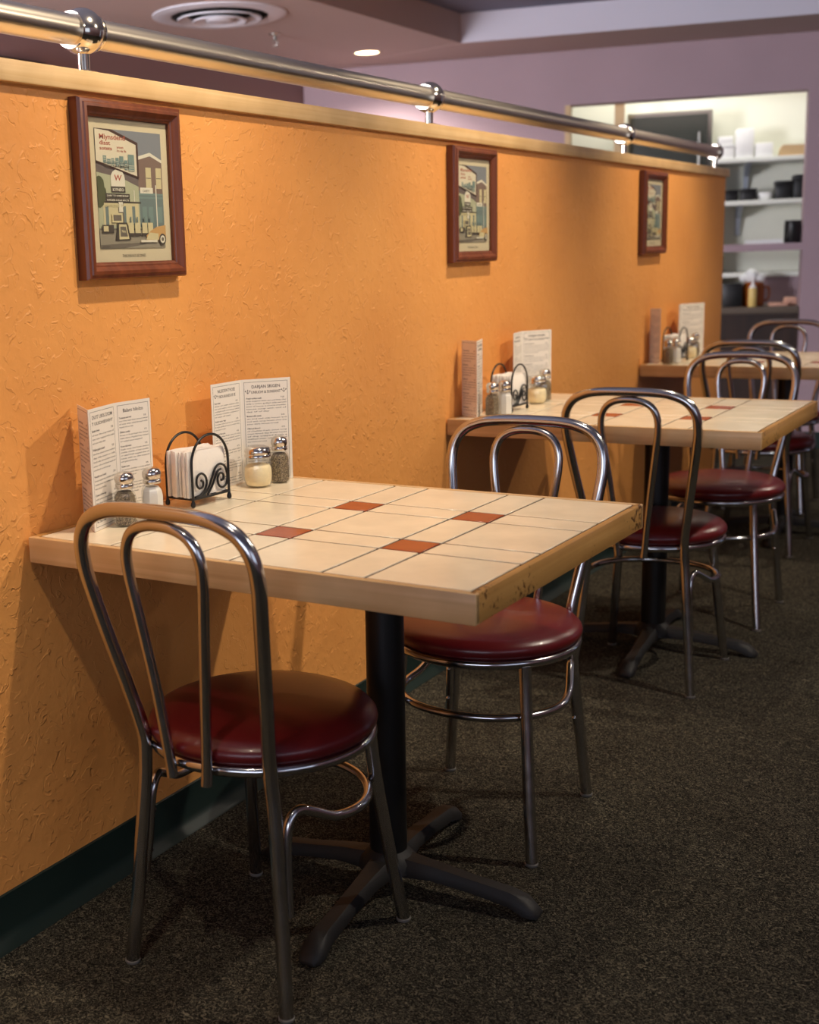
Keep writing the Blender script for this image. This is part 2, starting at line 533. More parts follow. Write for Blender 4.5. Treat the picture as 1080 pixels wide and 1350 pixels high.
# right and near walls with window openings for the daylight (behind and beside the viewer)
bm = BM()
add_box(bm, 4.2, 4.34, -3.0, -1.6, 0, 2.75); add_box(bm, 4.2, 4.34, 1.2, 9.0, 0, 2.75)
add_box(bm, 4.2, 4.34, -1.6, 1.2, 0, 0.9); add_box(bm, 4.2, 4.34, -1.6, 1.2, 2.3, 2.75)
struct('wall_right', bm, M_purple)
bm = BM()
add_box(bm, -3.0, 0.4, -3.14, -3.0, 0, 2.75); add_box(bm, 3.6, 4.34, -3.14, -3.0, 0, 2.75)
add_box(bm, 0.4, 3.6, -3.14, -3.0, 0, 0.9); add_box(bm, 0.4, 3.6, -3.14, -3.0, 2.2, 2.75)
struct('wall_front', bm, M_purple)

# kitchen behind the opening
KD = 0.86
bm = BM(); sbox(bm, -2.6, 1.2, KD, KD + 0.12, 0, 2.75)
sbox(bm, -2.72, -2.6, 0.14, KD + 0.12, 0, 2.75); sbox(bm, 1.2, 1.32, 0.14, KD + 0.12, 0, 2.75)
struct('wall_kitchen', bm, M_kwall)
bm = BM(); sbox(bm, -2.6, 1.2, 0.14, KD, 2.62, 2.7)
struct('ceiling_kitchen', bm, M_white)
# lining of the opening, the warm light on it put into the tan colour
bm = BM(); sbox(bm, -1.385, -1.352, -0.004, 0.144, 0.82, 2.085)
struct('trim_3', bm, M_tan)

# ---------------------------------------------------------------- handrail on the partition
RX, RZ, RR = -0.06, 1.672, 0.0285
hr = thing('handrail', 'polished round steel handrail along the top of the orange partition', 'handrail', (RX, 1.95, 1.586))
bm = BM()
pts = [(0, y - 1.95, RZ - 1.586) for y in [-2.9 + 9.485*k/80 for k in range(81)]]
add_tube(bm, pts, RR, 32, caps=True)
obj('rail_tube', bm, M_rail, hr)
for i, y in enumerate((1.95, 3.44, 5.19, 6.58)):
    bm = BM()
    h = RZ - 1.586
    last = (i == 3)
    if not last:       # ball collar between two thin raised rims, around the tube
        prof = [(RR + .0005, -0.034), (0.0345, -0.034), (0.0350, -0.030), (0.0315, -0.0295), (0.0350, -0.025), (0.0395, -0.018), (0.0425, -0.009), (0.0435, 0.0),
                (0.0425, 0.009), (0.0395, 0.018), (0.0350, 0.025), (0.0315, 0.0295), (0.0350, 0.030), (0.0345, 0.034), (RR + .0005, 0.034)]
    else:
        prof = [(RR + .0005, -0.030), (0.0345, -0.030), (0.0345, -0.025), (0.0320, -0.024), (0.036, -0.014), (0.0395, -0.003),
                (0.0395, 0.006), (0.036, 0.019), (0.028, 0.030), (0.014, 0.037), (0.0, 0.039)]
    t = bmesh.new(); add_lathe(t, prof, 36)
    merge(bm, t, 0, Matrix.Translation((0, y - 1.95, h)) @ Matrix.Rotation(-PI/2, 4, 'X'))
    c = obj('collar', bm, M_rail2, hr)
    bm = BM(); add_lathe(bm, [(0.0115, 0.012), (0.0115, h - 0.034)], 20, 0, y - 1.95, 0)
    obj('post', bm, M_rail2, c)
    bm = BM(); add_lathe(bm, [(0.034, 0.0), (0.034, 0.005), (0.030, 0.010), (0.0125, 0.015)], 28, 0, y - 1.95, 0)
    obj('flange', bm, M_rail2, c)

# ---------------------------------------------------------------- framed prints
FW, FH = 0.305, 0.332
P_COL = [plain('print_' + n, c, 0.6) for n, c in [
    ('paper', (228, 214, 180)), ('sky', (140, 144, 150)), ('sign', (232, 222, 196)), ('signedge', (82, 58, 50)),
    ('red', (176, 86, 66)), ('teal', (130, 152, 146)), ('roof', (118, 106, 102)), ('mint', (190, 192, 160)),
    ('cream', (220, 208, 164)), ('brown', (138, 116, 104)), ('white', (238, 232, 212)), ('dark', (82, 74, 66)),
    ('tealdk', (120, 136, 134)), ('road', (158, 150, 132)), ('green', (92, 96, 68)), ('car', (212, 168, 108)), ('grey', (120, 112, 100))]]
PI_ = {n: i for i, n in enumerate(['paper', 'sky', 'sign', 'signedge', 'red', 'teal', 'roof', 'mint', 'cream', 'brown', 'white', 'dark', 'tealdk', 'road', 'green', 'car', 'grey'])}
def picture_print():
    """an illustrated street corner: billboard, diner front, sandwich board, parked car"""
    bm = BM()
    w, h = 0.200, 0.236
    PXf = 0.0
    lay = [0]
    def M():
        lay[0] += 1
        # local x -> picture right (+y in the room), z up, out from the wall +x
        return Matrix(((0, 0, 0, 0.00003*lay[0]), (w, 0, 0, -w/2), (0, 0, h, 0), (0, 0, 0, 1)))
    def Q(col, *p):
        add_poly(bm, p, M(), PI_[col])
    def Rr(col, u0, u1, v0, v1): Q(col, (u0, v0), (u1, v0), (u1, v1), (u0, v1))
    def Tt(col, s, u, v, size, width, shear=0.0, bold=0.02):
        m = M()
        V, F = text_bm(s, bold)
        ww = max(a[0] for a in V)
        vs = [bm.verts.new(m @ Vector((u + a[0]*width/ww + shear*a[1]*size, 0, v + a[1]*size))) for a in V]
        for f in F:
            try:
                nf = bm.faces.new([vs[i] for i in f]); nf.material_index = PI_[col]
            except ValueError: pass
    Rr('sky', 0, 1, 0, 1)
    # buildings
    Q('roof', (0, 0.42), (0.62, 0.42), (0.62, 0.70), (0, 0.72))
    Q('brown', (0.62, 0.40), (1, 0.40), (1, 0.75), (0.80, 0.80), (0.62, 0.78))
    Q('white', (0.60, 0.755), (0.82, 0.80), (1.0, 0.745), (1.0, 0.77), (0.82, 0.83), (0.60, 0.785))
    for u in (0.74, 0.90):
        Rr('cream', u, u + 0.085, 0.52, 0.70); Rr('grey', u + .005, u + 0.08, 0.605, 0.612)
    Q('mint', (0, 0.42), (0.62, 0.42), (0.62, 0.53), (0.36, 0.60), (0, 0.64))
    Rr('mint', 0.0, 0.64, 0.15, 0.46)
    Q('tealdk', (0.62, 0.18), (1, 0.18), (1, 0.47), (0.62, 0.50))
    for v in (0.43, 0.46): Rr('teal', 0.62, 1.0, v, v + 0.015)
    Rr('white', 0.64, 0.84, 0.475, 0.525); Tt('grey', 'CAFETY', 0.68, 0.487, 0.026, 0.11)
    for u in (0.66, 0.76, 0.90): Rr('teal', u, u + 0.07, 0.22, 0.36)
    Rr('white', 0.88, 0.895, 0.18, 0.55); Rr('white', 0.54, 0.55, 0.18, 0.50)
    Rr('cream', 0.07, 0.60, 0.20, 0.39)
    for u in (0.10, 0.36, 0.50): Rr('tealdk', u, u + 0.045, 0.20, 0.36)
    Rr('dark', 0.06, 0.64, 0.385, 0.40)
    # tree at the left
    for (u, v, r) in ((0.03, 0.54, 0.07), (0.05, 0.46, 0.08), (0.02, 0.40, 0.06)):
        Q('green', *[(max(0, u + r*math.cos(a*PI/6)*(1 + .2*math.sin(3*a))), v + r*math.sin(a*PI/6)) for a in range(12)])
    # the road and the kerb
    Rr('road', 0, 1, 0, 0.17); Q('grey', (0, 0), (0.35, 0), (0.85, 0.05), (0.3, 0.04), (0, 0.03)); Rr('grey', 0, 1, 0.155, 0.17)
    # pole sign
    Rr('grey', 0.29, 0.37, 0.18, 0.44); Rr('white', 0.30, 0.36, 0.31, 0.41)
    Q('white', *[(0.305 + 0.105*math.cos(a*PI/8), 0.595 + 0.075*max(0, math.sin(a*PI/8))) for a in range(9)], (0.20, 0.52), (0.41, 0.52))
    Tt('red', 'W', 0.25, 0.575, 0.07, 0.11, 0.15)
    Rr('dark', 0.20, 0.41, 0.475, 0.525); Tt('white', 'KYNEO', 0.22, 0.487, 0.034, 0.17)
    Rr('dark', 0.11, 0.47, 0.43, 0.465); Tt('white', 'DAIRY TO COME BURNS', 0.13, 0.44, 0.02, 0.32)
    Rr('dark', 0.11, 0.47, 0.395, 0.427); Tt('white', 'BURGERS SODAS MALTS', 0.13, 0.403, 0.02, 0.32)
    Tt('cream', 'LANUELE N', 0.09, 0.352, 0.036, 0.28)
    # big billboard
    Q('signedge', (0.0, 0.72), (0.63, 0.60), (0.63, 0.905), (0.24, 1.0), (0.0, 1.0))
    Q('sign', (0.0, 0.735), (0.60, 0.62), (0.60, 0.885), (0.20, 0.985), (0.0, 0.995))
    Tt('red', 'Mlynsdend', 0.06, 0.915, 0.060, 0.38, -0.05)
    Tt('red', 'disst', 0.06, 0.868, 0.050, 0.16, -0.05); Tt('red', 'sotets', 0.06, 0.825, 0.044, 0.18, -0.05)
    Tt('red', 'youn', 0.31, 0.845, 0.030, 0.10); Tt('red', 'ro na lls', 0.31, 0.815, 0.030, 0.14)
    for (u, hh, ww) in ((0.10, .06, .05), (0.16, .045, .05), (0.22, .06, .04), (0.28, .075, .05), (0.34, .10, .06), (0.41, .08, .05), (0.47, .14, .09)):
        Rr('teal', u, u + ww, 0.735 - u*0.16, 0.735 - u*0.16 + hh)
        for k in range(3): Rr('sign', u + .006, u + ww - .006, 0.742 - u*0.16 + k*.018, 0.746 - u*0.16 + k*.018)
    Tt('tealdk', 'hooda Ihovel', 0.10, 0.715, 0.03, 0.42); Tt('dark', 'YEAR OF TERRIOR', 0.12, 0.685, 0.022, 0.36)
    # counter clutter, sandwich board
    Rr('dark', 0.03, 0.20, 0.13, 0.20); Rr('cream', 0.05, 0.12, 0.145, 0.19)
    Rr('cream', 0.18, 0.34, 0.22, 0.30); Rr('grey', 0.20, 0.32, 0.235, 0.285)
    for u in (0.42, 0.52, 0.63, 0.72):
        Rr('cream', u, u + 0.08, 0.13, 0.22); Rr('dark', u - .01, u + 0.09, 0.105, 0.13); Rr('tealdk', u + .03, u + .05, 0.22, 0.27)
    Q('dark', (0.22, 0.07), (0.45, 0.075), (0.40, 0.22), (0.26, 0.22))
    Q('cream', (0.27, 0.075), (0.42, 0.08), (0.385, 0.205), (0.275, 0.205)); Q('grey', (0.29, 0.10), (0.40, 0.10), (0.375, 0.185), (0.29, 0.185))
    Tt('cream', 'Menu', 0.31, 0.135, 0.035, 0.06)
    # the car
    Q('car', (0.70, 0.06), (1, 0.075), (1, 0.20), (0.86, 0.185), (0.76, 0.15), (0.69, 0.11))
    Q('cream', (0.68, 0.075), (0.88, 0.07), (0.88, 0.125), (0.74, 0.135)); Rr('white', 0.60, 0.86, 0.05, 0.07)
    Q('dark', *[(0.945 + 0.055*math.cos(a*PI/10), 0.075 + 0.05*math.sin(a*PI/10)) for a in range(20)])
    Q('white', *[(0.945 + 0.038*math.cos(a*PI/10), 0.075 + 0.034*math.sin(a*PI/10)) for a in range(20)])
    Q('grey', *[(0.945 + 0.02*math.cos(a*PI/10), 0.075 + 0.018*math.sin(a*PI/10)) for a in range(20)])
    Tt('dark', 'Karvelee', 0.02, 0.012, 0.018, 0.10)
    return bm

def make_picture(y, label):
    t = thing('framed_picture', label, 'picture', (0.0, y, 1.205), 0, 'framed diner prints on the orange wall')
    # moulded frame: mitred sweep of a profile (inward distance, out from wall)
    prof = [(0.0, 0.0), (0.0, 0.020), (0.003, 0.026), (0.008, 0.027), (0.010, 0.030), (0.016, 0.031), (0.020, 0.027),
            (0.024, 0.0225), (0.027, 0.022), (0.0285, 0.0195), (0.032, 0.018), (0.032, 0.0)]
    bm = BM()
    cs = [(-FW/2, 0, 1, 1), (FW/2, 0, -1, 1), (FW/2, FH, -1, -1), (-FW/2, FH, 1, -1)]
    rings = [[bm.verts.new((p[1], c[0] + c[2]*p[0], c[1] + c[3]*p[0])) for p in prof] for c in cs]
    n = len(prof)
    for i in range(4):
        a, b = rings[i], rings[(i+1) % 4]
        for k in range(n):
            bm.faces.new((a[k], a[(k+1) % n], b[(k+1) % n], b[k]))
    obj('frame', bm, M_frame, t, sharp=25)
    bm = BM(); add_box(bm, 0.001, 0.012, -FW/2 + 0.0325, FW/2 - 0.0325, 0.0325, FH - 0.0325)
    mat = obj('mat_board', bm, M_mat, t)
    # caption under the print
    bm = picture_print()
    for v in bm.verts: v.co = v.co + Vector((0.0125, 0, 0.058))
    Mc = Matrix(((0, 0, 0, 0.0126), (1, 0, 0, 0), (0, 0, 1, 0), (0, 0, 0, 1)))
    add_text(bm, 'THIS MANUS SE DINES', 0.0, 0.041, 0.0085, Mc, PI_['grey'], width=0.072, center=True)
    pr = bm
    for v in pr.verts:           # fit the print between the mat margins
        if v.co.z > 0.05: v.co.z = 0.058 + (v.co.z - 0.058)*(FH - 0.0325*2 - 0.026 - 0.019)/0.236
    obj('print', pr, P_COL, mat, sharp=0)
    bm = BM(); add_box(bm, 0.0172, 0.0180, -FW/2 + 0.032, FW/2 - 0.032, 0.032, FH - 0.032)
    obj('glass_pane', bm, M_pane, t)
    return t
pic = make_picture(1.983, 'mahogany framed street print above the nearest table, largest of the three pictures')
dup(pic, (0, 3.578, 1.203), 0, 'mahogany framed street print above the second table, between the other two pictures')
dup(pic, (0, 5.358, 1.199), 0, 'mahogany framed street print nearest the far end of the orange wall')

# ---------------------------------------------------------------- tables
TW, TD, TT, TB = 0.892, 0.745, 0.048, 0.0142
def make_table(label):
    """local origin: on the floor below the near wall corner; x out from the wall, y away"""
    t = thing('dining_table', label, 'table', (0, 0, 0), 0, 'tiled diner tables along the orange wall')
    Z = 0.75
    bm = BM()
    e = 0.0016
    # wooden lip: four boards around the tiles
    add_box(bm, 0, TW, 0, TB, Z - TT, Z, 0.0025, 0)
    add_box(bm, 0, TW, TD - TB, TD, Z - TT, Z, 0.0025, 0)
    add_box(bm, TW - TB, TW, 0.0005, TD - 0.0005, Z - TT, Z, 0.0035, 1)
    add_box(bm, 0, TB, TB, TD - TB, Z - TT, Z - 0.0005, 0, 1)
    add_box(bm, TB, TW - TB, TB, TD - TB, Z - TT + 0.004, Z - 0.012, 0, 0)
    obj('wood_edge', bm, [M_edge, M_edge_worn], t)
    # tiles set in grout
    bm = BM()
    add_box(bm, TB, TW - TB, TB, TD - TB, Z - 0.0125, Z - 0.0022, 0, 2)
    b, s = 0.179, 0.078
    xs = [TW - TB]
    for d in (b, s, b, s, b): xs.append(xs[-1] - d)
    xs.append(TB)
    br = (TD - 2*TB - 2*s)/3
    ys = [TB]
    for d in (br, s, br, s, br): ys.append(ys[-1] + d)
    g = 0.0028
    for i in range(len(xs) - 1):
        for j in range(len(ys) - 1):
            small_x = i in (1, 3); small_y = j in (1, 3)
            add_box(bm, xs[i+1] + g, xs[i] - g, ys[j] + g, ys[j+1] - g, Z - 0.004, Z - 0.0004, 0.0009, 1 if (small_x and small_y) else 0, 1)
    obj('tile_top', bm, [M_tile, M_red, M_grout], t)
    # pedestal
    cx, cy = 0.494, 0.44
    bm = BM(); add_lathe(bm, [(0.037, 0.062), (0.037, Z - TT - 0.012)], 36, cx, cy)
    obj('column', bm, M_column, t)
    bm = BM(); add_box(bm, cx - 0.12, cx + 0.12, cy - 0.12, cy + 0.12, Z - TT - 0.012, Z - TT + 0.004, 0.002)
    obj('mounting_plate', bm, M_column, t)
    bm = BM(); add_lathe(bm, [(0.050, 0.034), (0.060, 0.040), (0.056, 0.058), (0.044, 0.070), (0.037, 0.078)], 32, cx, cy)
    obj('base_hub', bm, M_iron, t)
    for ang, L in ((R(-86), 0.335), (R(4), 0.30), (R(94), 0.335), (R(184), 0.275)):
        arm = BM()
        rings = []
        for (d, w, z0, z1) in ((0.035, 0.030, 0.034, 0.068), (0.10, 0.023, 0.036, 0.062), (L*0.6, 0.020, 0.028, 0.052),
                               (L*0.85, 0.021, 0.018, 0.044), (L*0.95, 0.024, 0.006, 0.035), (L, 0.022, 0.004, 0.022), (L + 0.012, 0.015, 0.004, 0.011)):
            q = []
            for (yy, zz) in ((-w, z0), (-w, z0 + (z1-z0)*0.55), (-w*0.62, z1), (w*0.62, z1), (w, z0 + (z1-z0)*0.55), (w, z0)):
                q.append(arm.verts.new((cx + d*math.cos(ang) - yy*math.sin(ang), cy + d*math.sin(ang) + yy*math.cos(ang), zz)))
            rings.append(q)
        for i in range(len(rings) - 1):
            for k in range(6):
                f = arm.faces.new((rings[i][k], rings[i][(k+1) % 6], rings[i+1][(k+1) % 6], rings[i+1][k])); f.smooth = True
        arm.faces.new(rings[0][::-1]); arm.faces.new(rings[-1])
        a = obj('base_arm', arm, M_iron, t, sharp=50)
        bm = BM(); add_lathe(bm, [(0.014, 0.0), (0.016, 0.002), (0.014, 0.0065)], 16, cx + (L - 0.01)*math.cos(ang), cy + (L - 0.01)*math.sin(ang))
        obj('glide', bm, M_black, a)
    return t
T1Y, T2Y, T3Y = 1.6415, 3.408, 5.248
tab = make_table('nearest cream tiled table with worn maple edge and black pedestal')
tab.location = (0.006, T1Y, 0); tab.rotation_euler.z = R(-0.9)
tab2 = dup(tab, (0.004, T2Y, 0), 0, 'second cream tiled table along the wall, between the nearest and the farthest')
tab3 = dup(tab, (0.004, T3Y, 0), 0, 'farthest cream tiled table, beside the end of the orange wall')

# ---------------------------------------------------------------- chairs
def make_chair(label):
    t = thing('cafe_chair', label, 'chair', (0, 0, 0), 0, 'chrome cafe chairs with round oxblood seats')
    RO, RI, RS = 0.0125, 0.0096, 0.0085
    # seat: domed vinyl pad with a rolled lower welt
    bm = BM()
    prof = [(0.0, 0.418), (0.186, 0.418), (0.196, 0.421), (0.2025, 0.428), (0.2045, 0.436), (0.203, 0.443), (0.199, 0.448),
            (0.192, 0.4545), (0.178, 0.4605), (0.150, 0.466), (0.10, 0.4695), (0.05, 0.471), (0.0, 0.4715)]
    add_lathe(bm, prof, 56)
    obj('seat', bm, M_vinyl, t, sharp=60)
    bm = BM()
    prof = [(0.190, 0.402), (0.198, 0.401), (0.2025, 0.405), (0.2035, 0.411), (0.2015, 0.417), (0.196, 0.4195), (0.0, 0.4195), (0.0, 0.4145), (0.190, 0.4145)]
    add_lathe(bm, prof, 56)
    obj('seat_ring', bm, M_chrome, t, sharp=50)
    # outer back hoop, running down into the rear legs
    half = [(0.134, -0.167, 0.405), (0.1345, -0.170, 0.44), (0.146, -0.188, 0.52), (0.162, -0.214, 0.62), (0.1755, -0.235, 0.71), (0.1795, -0.2435, 0.755),
            (0.174, -0.250, 0.795), (0.153, -0.2545, 0.826), (0.118, -0.2575, 0.843), (0.075, -0.259, 0.850), (0.0, -0.260, 0.852)]
    loop = half + [(-x, y, z) for (x, y, z) in half[-2::-1]]
    bm = BM(); add_tube(bm, spline(loop, 6), RO, 16)
    hoop = obj('back_hoop', bm, M_chrome, t)
    for sx in (1, -1):
        bm = BM()
        add_tube(bm, spline([(0.134*sx, -0.167, 0.4052), (0.1375*sx, -0.1665, 0.36), (0.144*sx, -0.171, 0.28), (0.157*sx, -0.182, 0.13), (0.168*sx, -0.194, 0.006)], 6), RO, 16)
        lg = obj('leg', bm, M_chrome, t)
        bm = BM(); add_lathe(bm, [(0.0125, 0.0), (0.0138, 0.002), (0.0138, 0.0055), (0.012, 0.0065)], 16, 0.168*sx, -0.194)
        obj('foot_glide', bm, M_glide, lg)
        bm = BM()
        add_tube(bm, spline([(0.137*sx, 0.136, 0.4035), (0.1395*sx, 0.138, 0.36), (0.145*sx, 0.147, 0.28), (0.158*sx, 0.168, 0.14), (0.172*sx, 0.190, 0.006)], 6), RO, 16)
        lg = obj('leg', bm, M_chrome, t)
        bm = BM(); add_lathe(bm, [(0.0125, 0.0), (0.0138, 0.002), (0.0138, 0.0055), (0.012, 0.0065)], 16, 0.172*sx, 0.190)
        obj('foot_glide', bm, M_glide, lg)
    # inner hoop
    half = [(0.036, -0.212, 0.390), (0.040, -0.2135, 0.43), (0.052, -0.2245, 0.55), (0.067, -0.239, 0.67), (0.0765, -0.248, 0.745),
            (0.0745, -0.2525, 0.785), (0.060, -0.2560, 0.812), (0.034, -0.2580, 0.8265), (0.0, -0.2585, 0.8305)]
    loop = half + [(-x, y, z) for (x, y, z) in half[-2::-1]]
    bm = BM(); add_tube(bm, spline(loop, 6), RI, 14)
    obj('inner_hoop', bm, M_chrome, t)
    # bent bracing ring inside the legs
    half = [(0.156, -0.160, 0.165), (0.151, -0.153, 0.22), (0.147, -0.147, 0.285), (0.147, -0.137, 0.322), (0.152, -0.116, 0.336), (0.162, -0.082, 0.322),
            (0.174, -0.036, 0.300), (0.180, 0.025, 0.293), (0.166, 0.080, 0.292), (0.128, 0.132, 0.292), (0.070, 0.166, 0.292), (0.0, 0.177, 0.292)]
    loop = half + [(-x, y, z) for (x, y, z) in half[-2::-1]]
    bm = BM(); add_tube(bm, spline(loop, 6), RS, 12)
    st = obj('stretcher', bm, M_chrome, t)
    for sx in (1, -1):
        for z, x, y in ((0.20, 0.1525, -0.1455), (0.275, 0.147, -0.1385)):
            bm = BM()
            tt = bmesh.new(); add_lathe(tt, [(0.0045, -0.004), (0.0045, 0.0012), (0.003, 0.0030), (0.0, 0.0036)], 10)
            merge(bm, tt, 0, Matrix.Translation((x*sx, y, z)) @ Matrix.Rotation(-PI/2, 4, 'X'))
            obj('bolt', bm, M_chrome, st)
    return t
ch = make_chair('chrome chair nearest the viewer, its back to us, tucked under the nearest table')
ch.location = (0.420, 1.775, 0); ch.rotation_euler.z = R(-2)
dup(ch, (0.545, 2.462, 0), R(182.5), 'chrome chair facing us across the far side of the nearest table')
dup(ch, (0.560, 3.612, 0), R(1), 'chrome chair with its back to us on the near side of the second table')
dup(ch, (0.570, 4.330, 0), R(181), 'chrome chair facing us on the far side of the second table')
dup(ch, (0.460, 5.405, 0), R(0), 'chrome chair with its back to us, at the near side of the farthest table')
dup(ch, (0.330, 6.265, 0), R(180), 'chrome chair beyond the farthest table, only its back hoops clear of the tabletop')

# ---------------------------------------------------------------- menus
MW, MH = 0.104, 0.226
ITEMS = ['Eastiar brew', 'Nu Thars Folk', 'Olarunt Bourd', 'Tomatoes and rind', 'Wahle grain tosted', 'Burger Iraner', 'Farm salad', 'Chicken noodel',
         'Noodle sour braed', 'Fresh turkie melt', 'Golden onion rings', 'House club toast', 'Cream of the day', 'Buttermilk stack', 'Hash of the cook']
WORDS = 'served with toast and fries or house salad topped fresh grilled onion melted cheddar on sour bread with soup of the day and a side of slaw choice'.split()
def make_panel(kind):
    bm = BM()
    add_box(bm, 0, MW, -0.0005, 0.0005, 0, MH, 0, 0)
    def M(k=1): return Matrix.Translation((0, -0.0005 - 0.0001*k, 0))
    # printed border
    m0 = 0.006; lw = 0.0007
    for (a, b, c, d) in ((m0, MW - m0, m0, m0 + lw), (m0, MW - m0, MH - m0 - lw, MH - m0), (m0, m0 + lw, m0, MH - m0), (MW - m0 - lw, MW - m0, m0, MH - m0)):
        add_poly(bm, [(a, c), (b, c), (b, d), (a, d)], M(), 1)
    heads = {0: ('DUIT UKIS DIOM', 'T UUIOHIEWIHY'), 1: ('Balarz hilolzo', ''), 2: ('NUSOEWTVOSE', 'T BOUAINESOE IE'), 3: ('DARJAN SRIGEN', 'UNIUOH & SUNIIANT'), 4: ('', '')}[kind]
    z = MH - 0.020
    if heads[0]:
        hw = 0.078 if kind == 0 else 0.060
        add_text(bm, heads[0], MW/2, z, 0.0095, M(), 1, width=hw, center=True, bold=0.012)
        if heads[1]:
            z -= 0.0115
            add_text(bm, heads[1], MW/2, z, 0.0085, M(), 1, width=hw*1.04, center=True, bold=0.012)
    if kind in (2, 3):        # little printed sprigs beside the heading
        for sx in ((-1, 1) if kind == 3 else (-1,)):
            cx = MW/2 + sx*0.038
            for a in (50, 90, 130):
                dx, dz = math.cos(R(a)), math.sin(R(a))
                add_poly(bm, [(cx - .0005, z), (cx + .0005, z), (cx + dx*.009 + .0004, z + dz*.009), (cx + dx*.009 - .0004, z + dz*.009)], M(), 1)
                add_poly(bm, [(cx + dx*.007 - .0014, z + dz*.007), (cx + dx*.007, z + dz*.007 - .001), (cx + dx*.007 + .0014, z + dz*.007), (cx + dx*.007, z + dz*.007 + .0026)], M(2), 1)
    z -= 0.012
    rnd = random.Random(kind + 3)
    x0, x1 = 0.010, MW - 0.010
    big = 0.0052 if kind in (0, 4) else 0.0042
    step = 0.0074 if kind in (0, 4) else 0.0058
    k = 0
    while z > 0.012:
        n = rnd.choice((3, 4, 5))
        # a bold item with a price, then its description
        add_text(bm, ITEMS[(k*4 + kind*3) % len(ITEMS)], x0, z, big*1.1, M(), 1, bold=0.025)
        add_text(bm, '%d.%02d' % (rnd.randint(3, 9), rnd.choice((25, 50, 75, 95))), x1 - 0.011, z, big, M(), 1, bold=0.015)
        z -= step
        for i in range(n):
            if z < 0.011: break
            ws = [rnd.choice(WORDS) for _ in range(rnd.randint(5, 6))]
            full = (x1 - x0) * (1.0 if i < n - 1 else rnd.uniform(0.4, 0.8))
            s = ' '.join(ws if i < n - 1 else ws[:4])
            add_text(bm, s, x0, z, big*0.92, M(), 1, width=full, bold=0.006)
            z -= step
        z -= step*0.7
        k += 1
    me_o = obj('panel', bm, [M_paper, M_ink], None, sharp=0)
    return me_o
PANEL = {}
for k in range(5):
    o = make_panel(k); PANEL[k] = o.data
    bpy.data.objects.remove(o)

def make_menu(pts, kinds, label, group=None, z=0.7504):
    base = pts[1]
    t = thing('menu', label, 'menu', (base[0], base[1], z), 0, group)
    for i, kd in enumerate(kinds):
        a, b = Vector((*pts[i], 0)), Vector((*pts[i+1], 0))
        d = b - a
        o = bpy.data.objects.new('panel', PANEL[kd]); COL.objects.link(o); o.parent = t
        o.location = (a.x - base[0], a.y - base[1], 0)
        o.rotation_euler = (0, 0, math.atan2(d.y, d.x))
        o.scale = (d.length / MW, 1, 1)
    return t
GM = 'folded paper menus standing on the tables'
make_menu([(0.012, 1.790), (0.095, 1.725), (0.068, 1.832), (0.078, 1.925)], (4, 0, 1), 'folded paper menu behind the salt and pepper on the nearest table', GM)
make_menu([(0.050, 2.166), (0.052, 2.275), (0.125, 2.361)], (2, 3), 'open paper menu behind the cheese shaker on the nearest table', GM)
make_menu([(0.013, 3.495), (0.078, 3.458), (0.050, 3.560)], (4, 0), 'folded paper menu at the near corner of the second table', GM)
make_menu([(0.052, 3.795), (0.037, 3.900), (0.102, 3.990)], (2, 3), 'paper menu behind the napkins on the second table', GM)
make_menu([(0.013, 5.350), (0.062, 5.330), (0.030, 5.430)], (4, 0), 'narrow folded paper menu at the near corner of the farthest table', GM)
make_menu([(0.050, 5.640), (0.032, 5.735), (0.100, 5.856)], (2, 3), 'paper menu behind the napkins on the farthest table', GM)

# ---------------------------------------------------------------- shakers, napkins
ZT = 0.7498
def make_shaker(kind, label, group):
    t = thing(kind + '_shaker', label, 'shaker', (0, 0, ZT), 0, group)
    KX, KZ = 1.22, 1.13
    sc = lambda p: [(r*KX, z*KZ) for r, z in p]
    bm = BM()
    # eight sided glass body with shoulders
    prof = [(0.0165, 0.0), (0.0185, 0.002), (0.0185, 0.046), (0.0165, 0.055), (0.0125, 0.061), (0.0122, 0.066)]
    add_lathe(bm, sc(prof), 8, smooth=False, phase=PI/8)
    obj('glass_body', bm, M_glass, t, sharp=20)
    bm = BM()
    prof = [(0.0150, 0.003), (0.0166, 0.004), (0.0166, 0.044), (0.0150, 0.052), (0.0110, 0.058), (0.0, 0.0585)]
    add_lathe(bm, sc(prof), 8, smooth=False, phase=PI/8)
    obj('contents', bm, M_pepper if kind == 'pepper' else M_salt, t, sharp=20)
    bm = BM()
    prof = [(0.0135, 0.0635), (0.0142, 0.065), (0.0142, 0.070), (0.0128, 0.0715), (0.0140, 0.0735), (0.0150, 0.078), (0.0146, 0.083), (0.0125, 0.0875), (0.008, 0.0905), (0.0, 0.0915)]
    add_lathe(bm, sc(prof), 28)
    obj('lid', bm, M_lid, t, sharp=50)
    return t
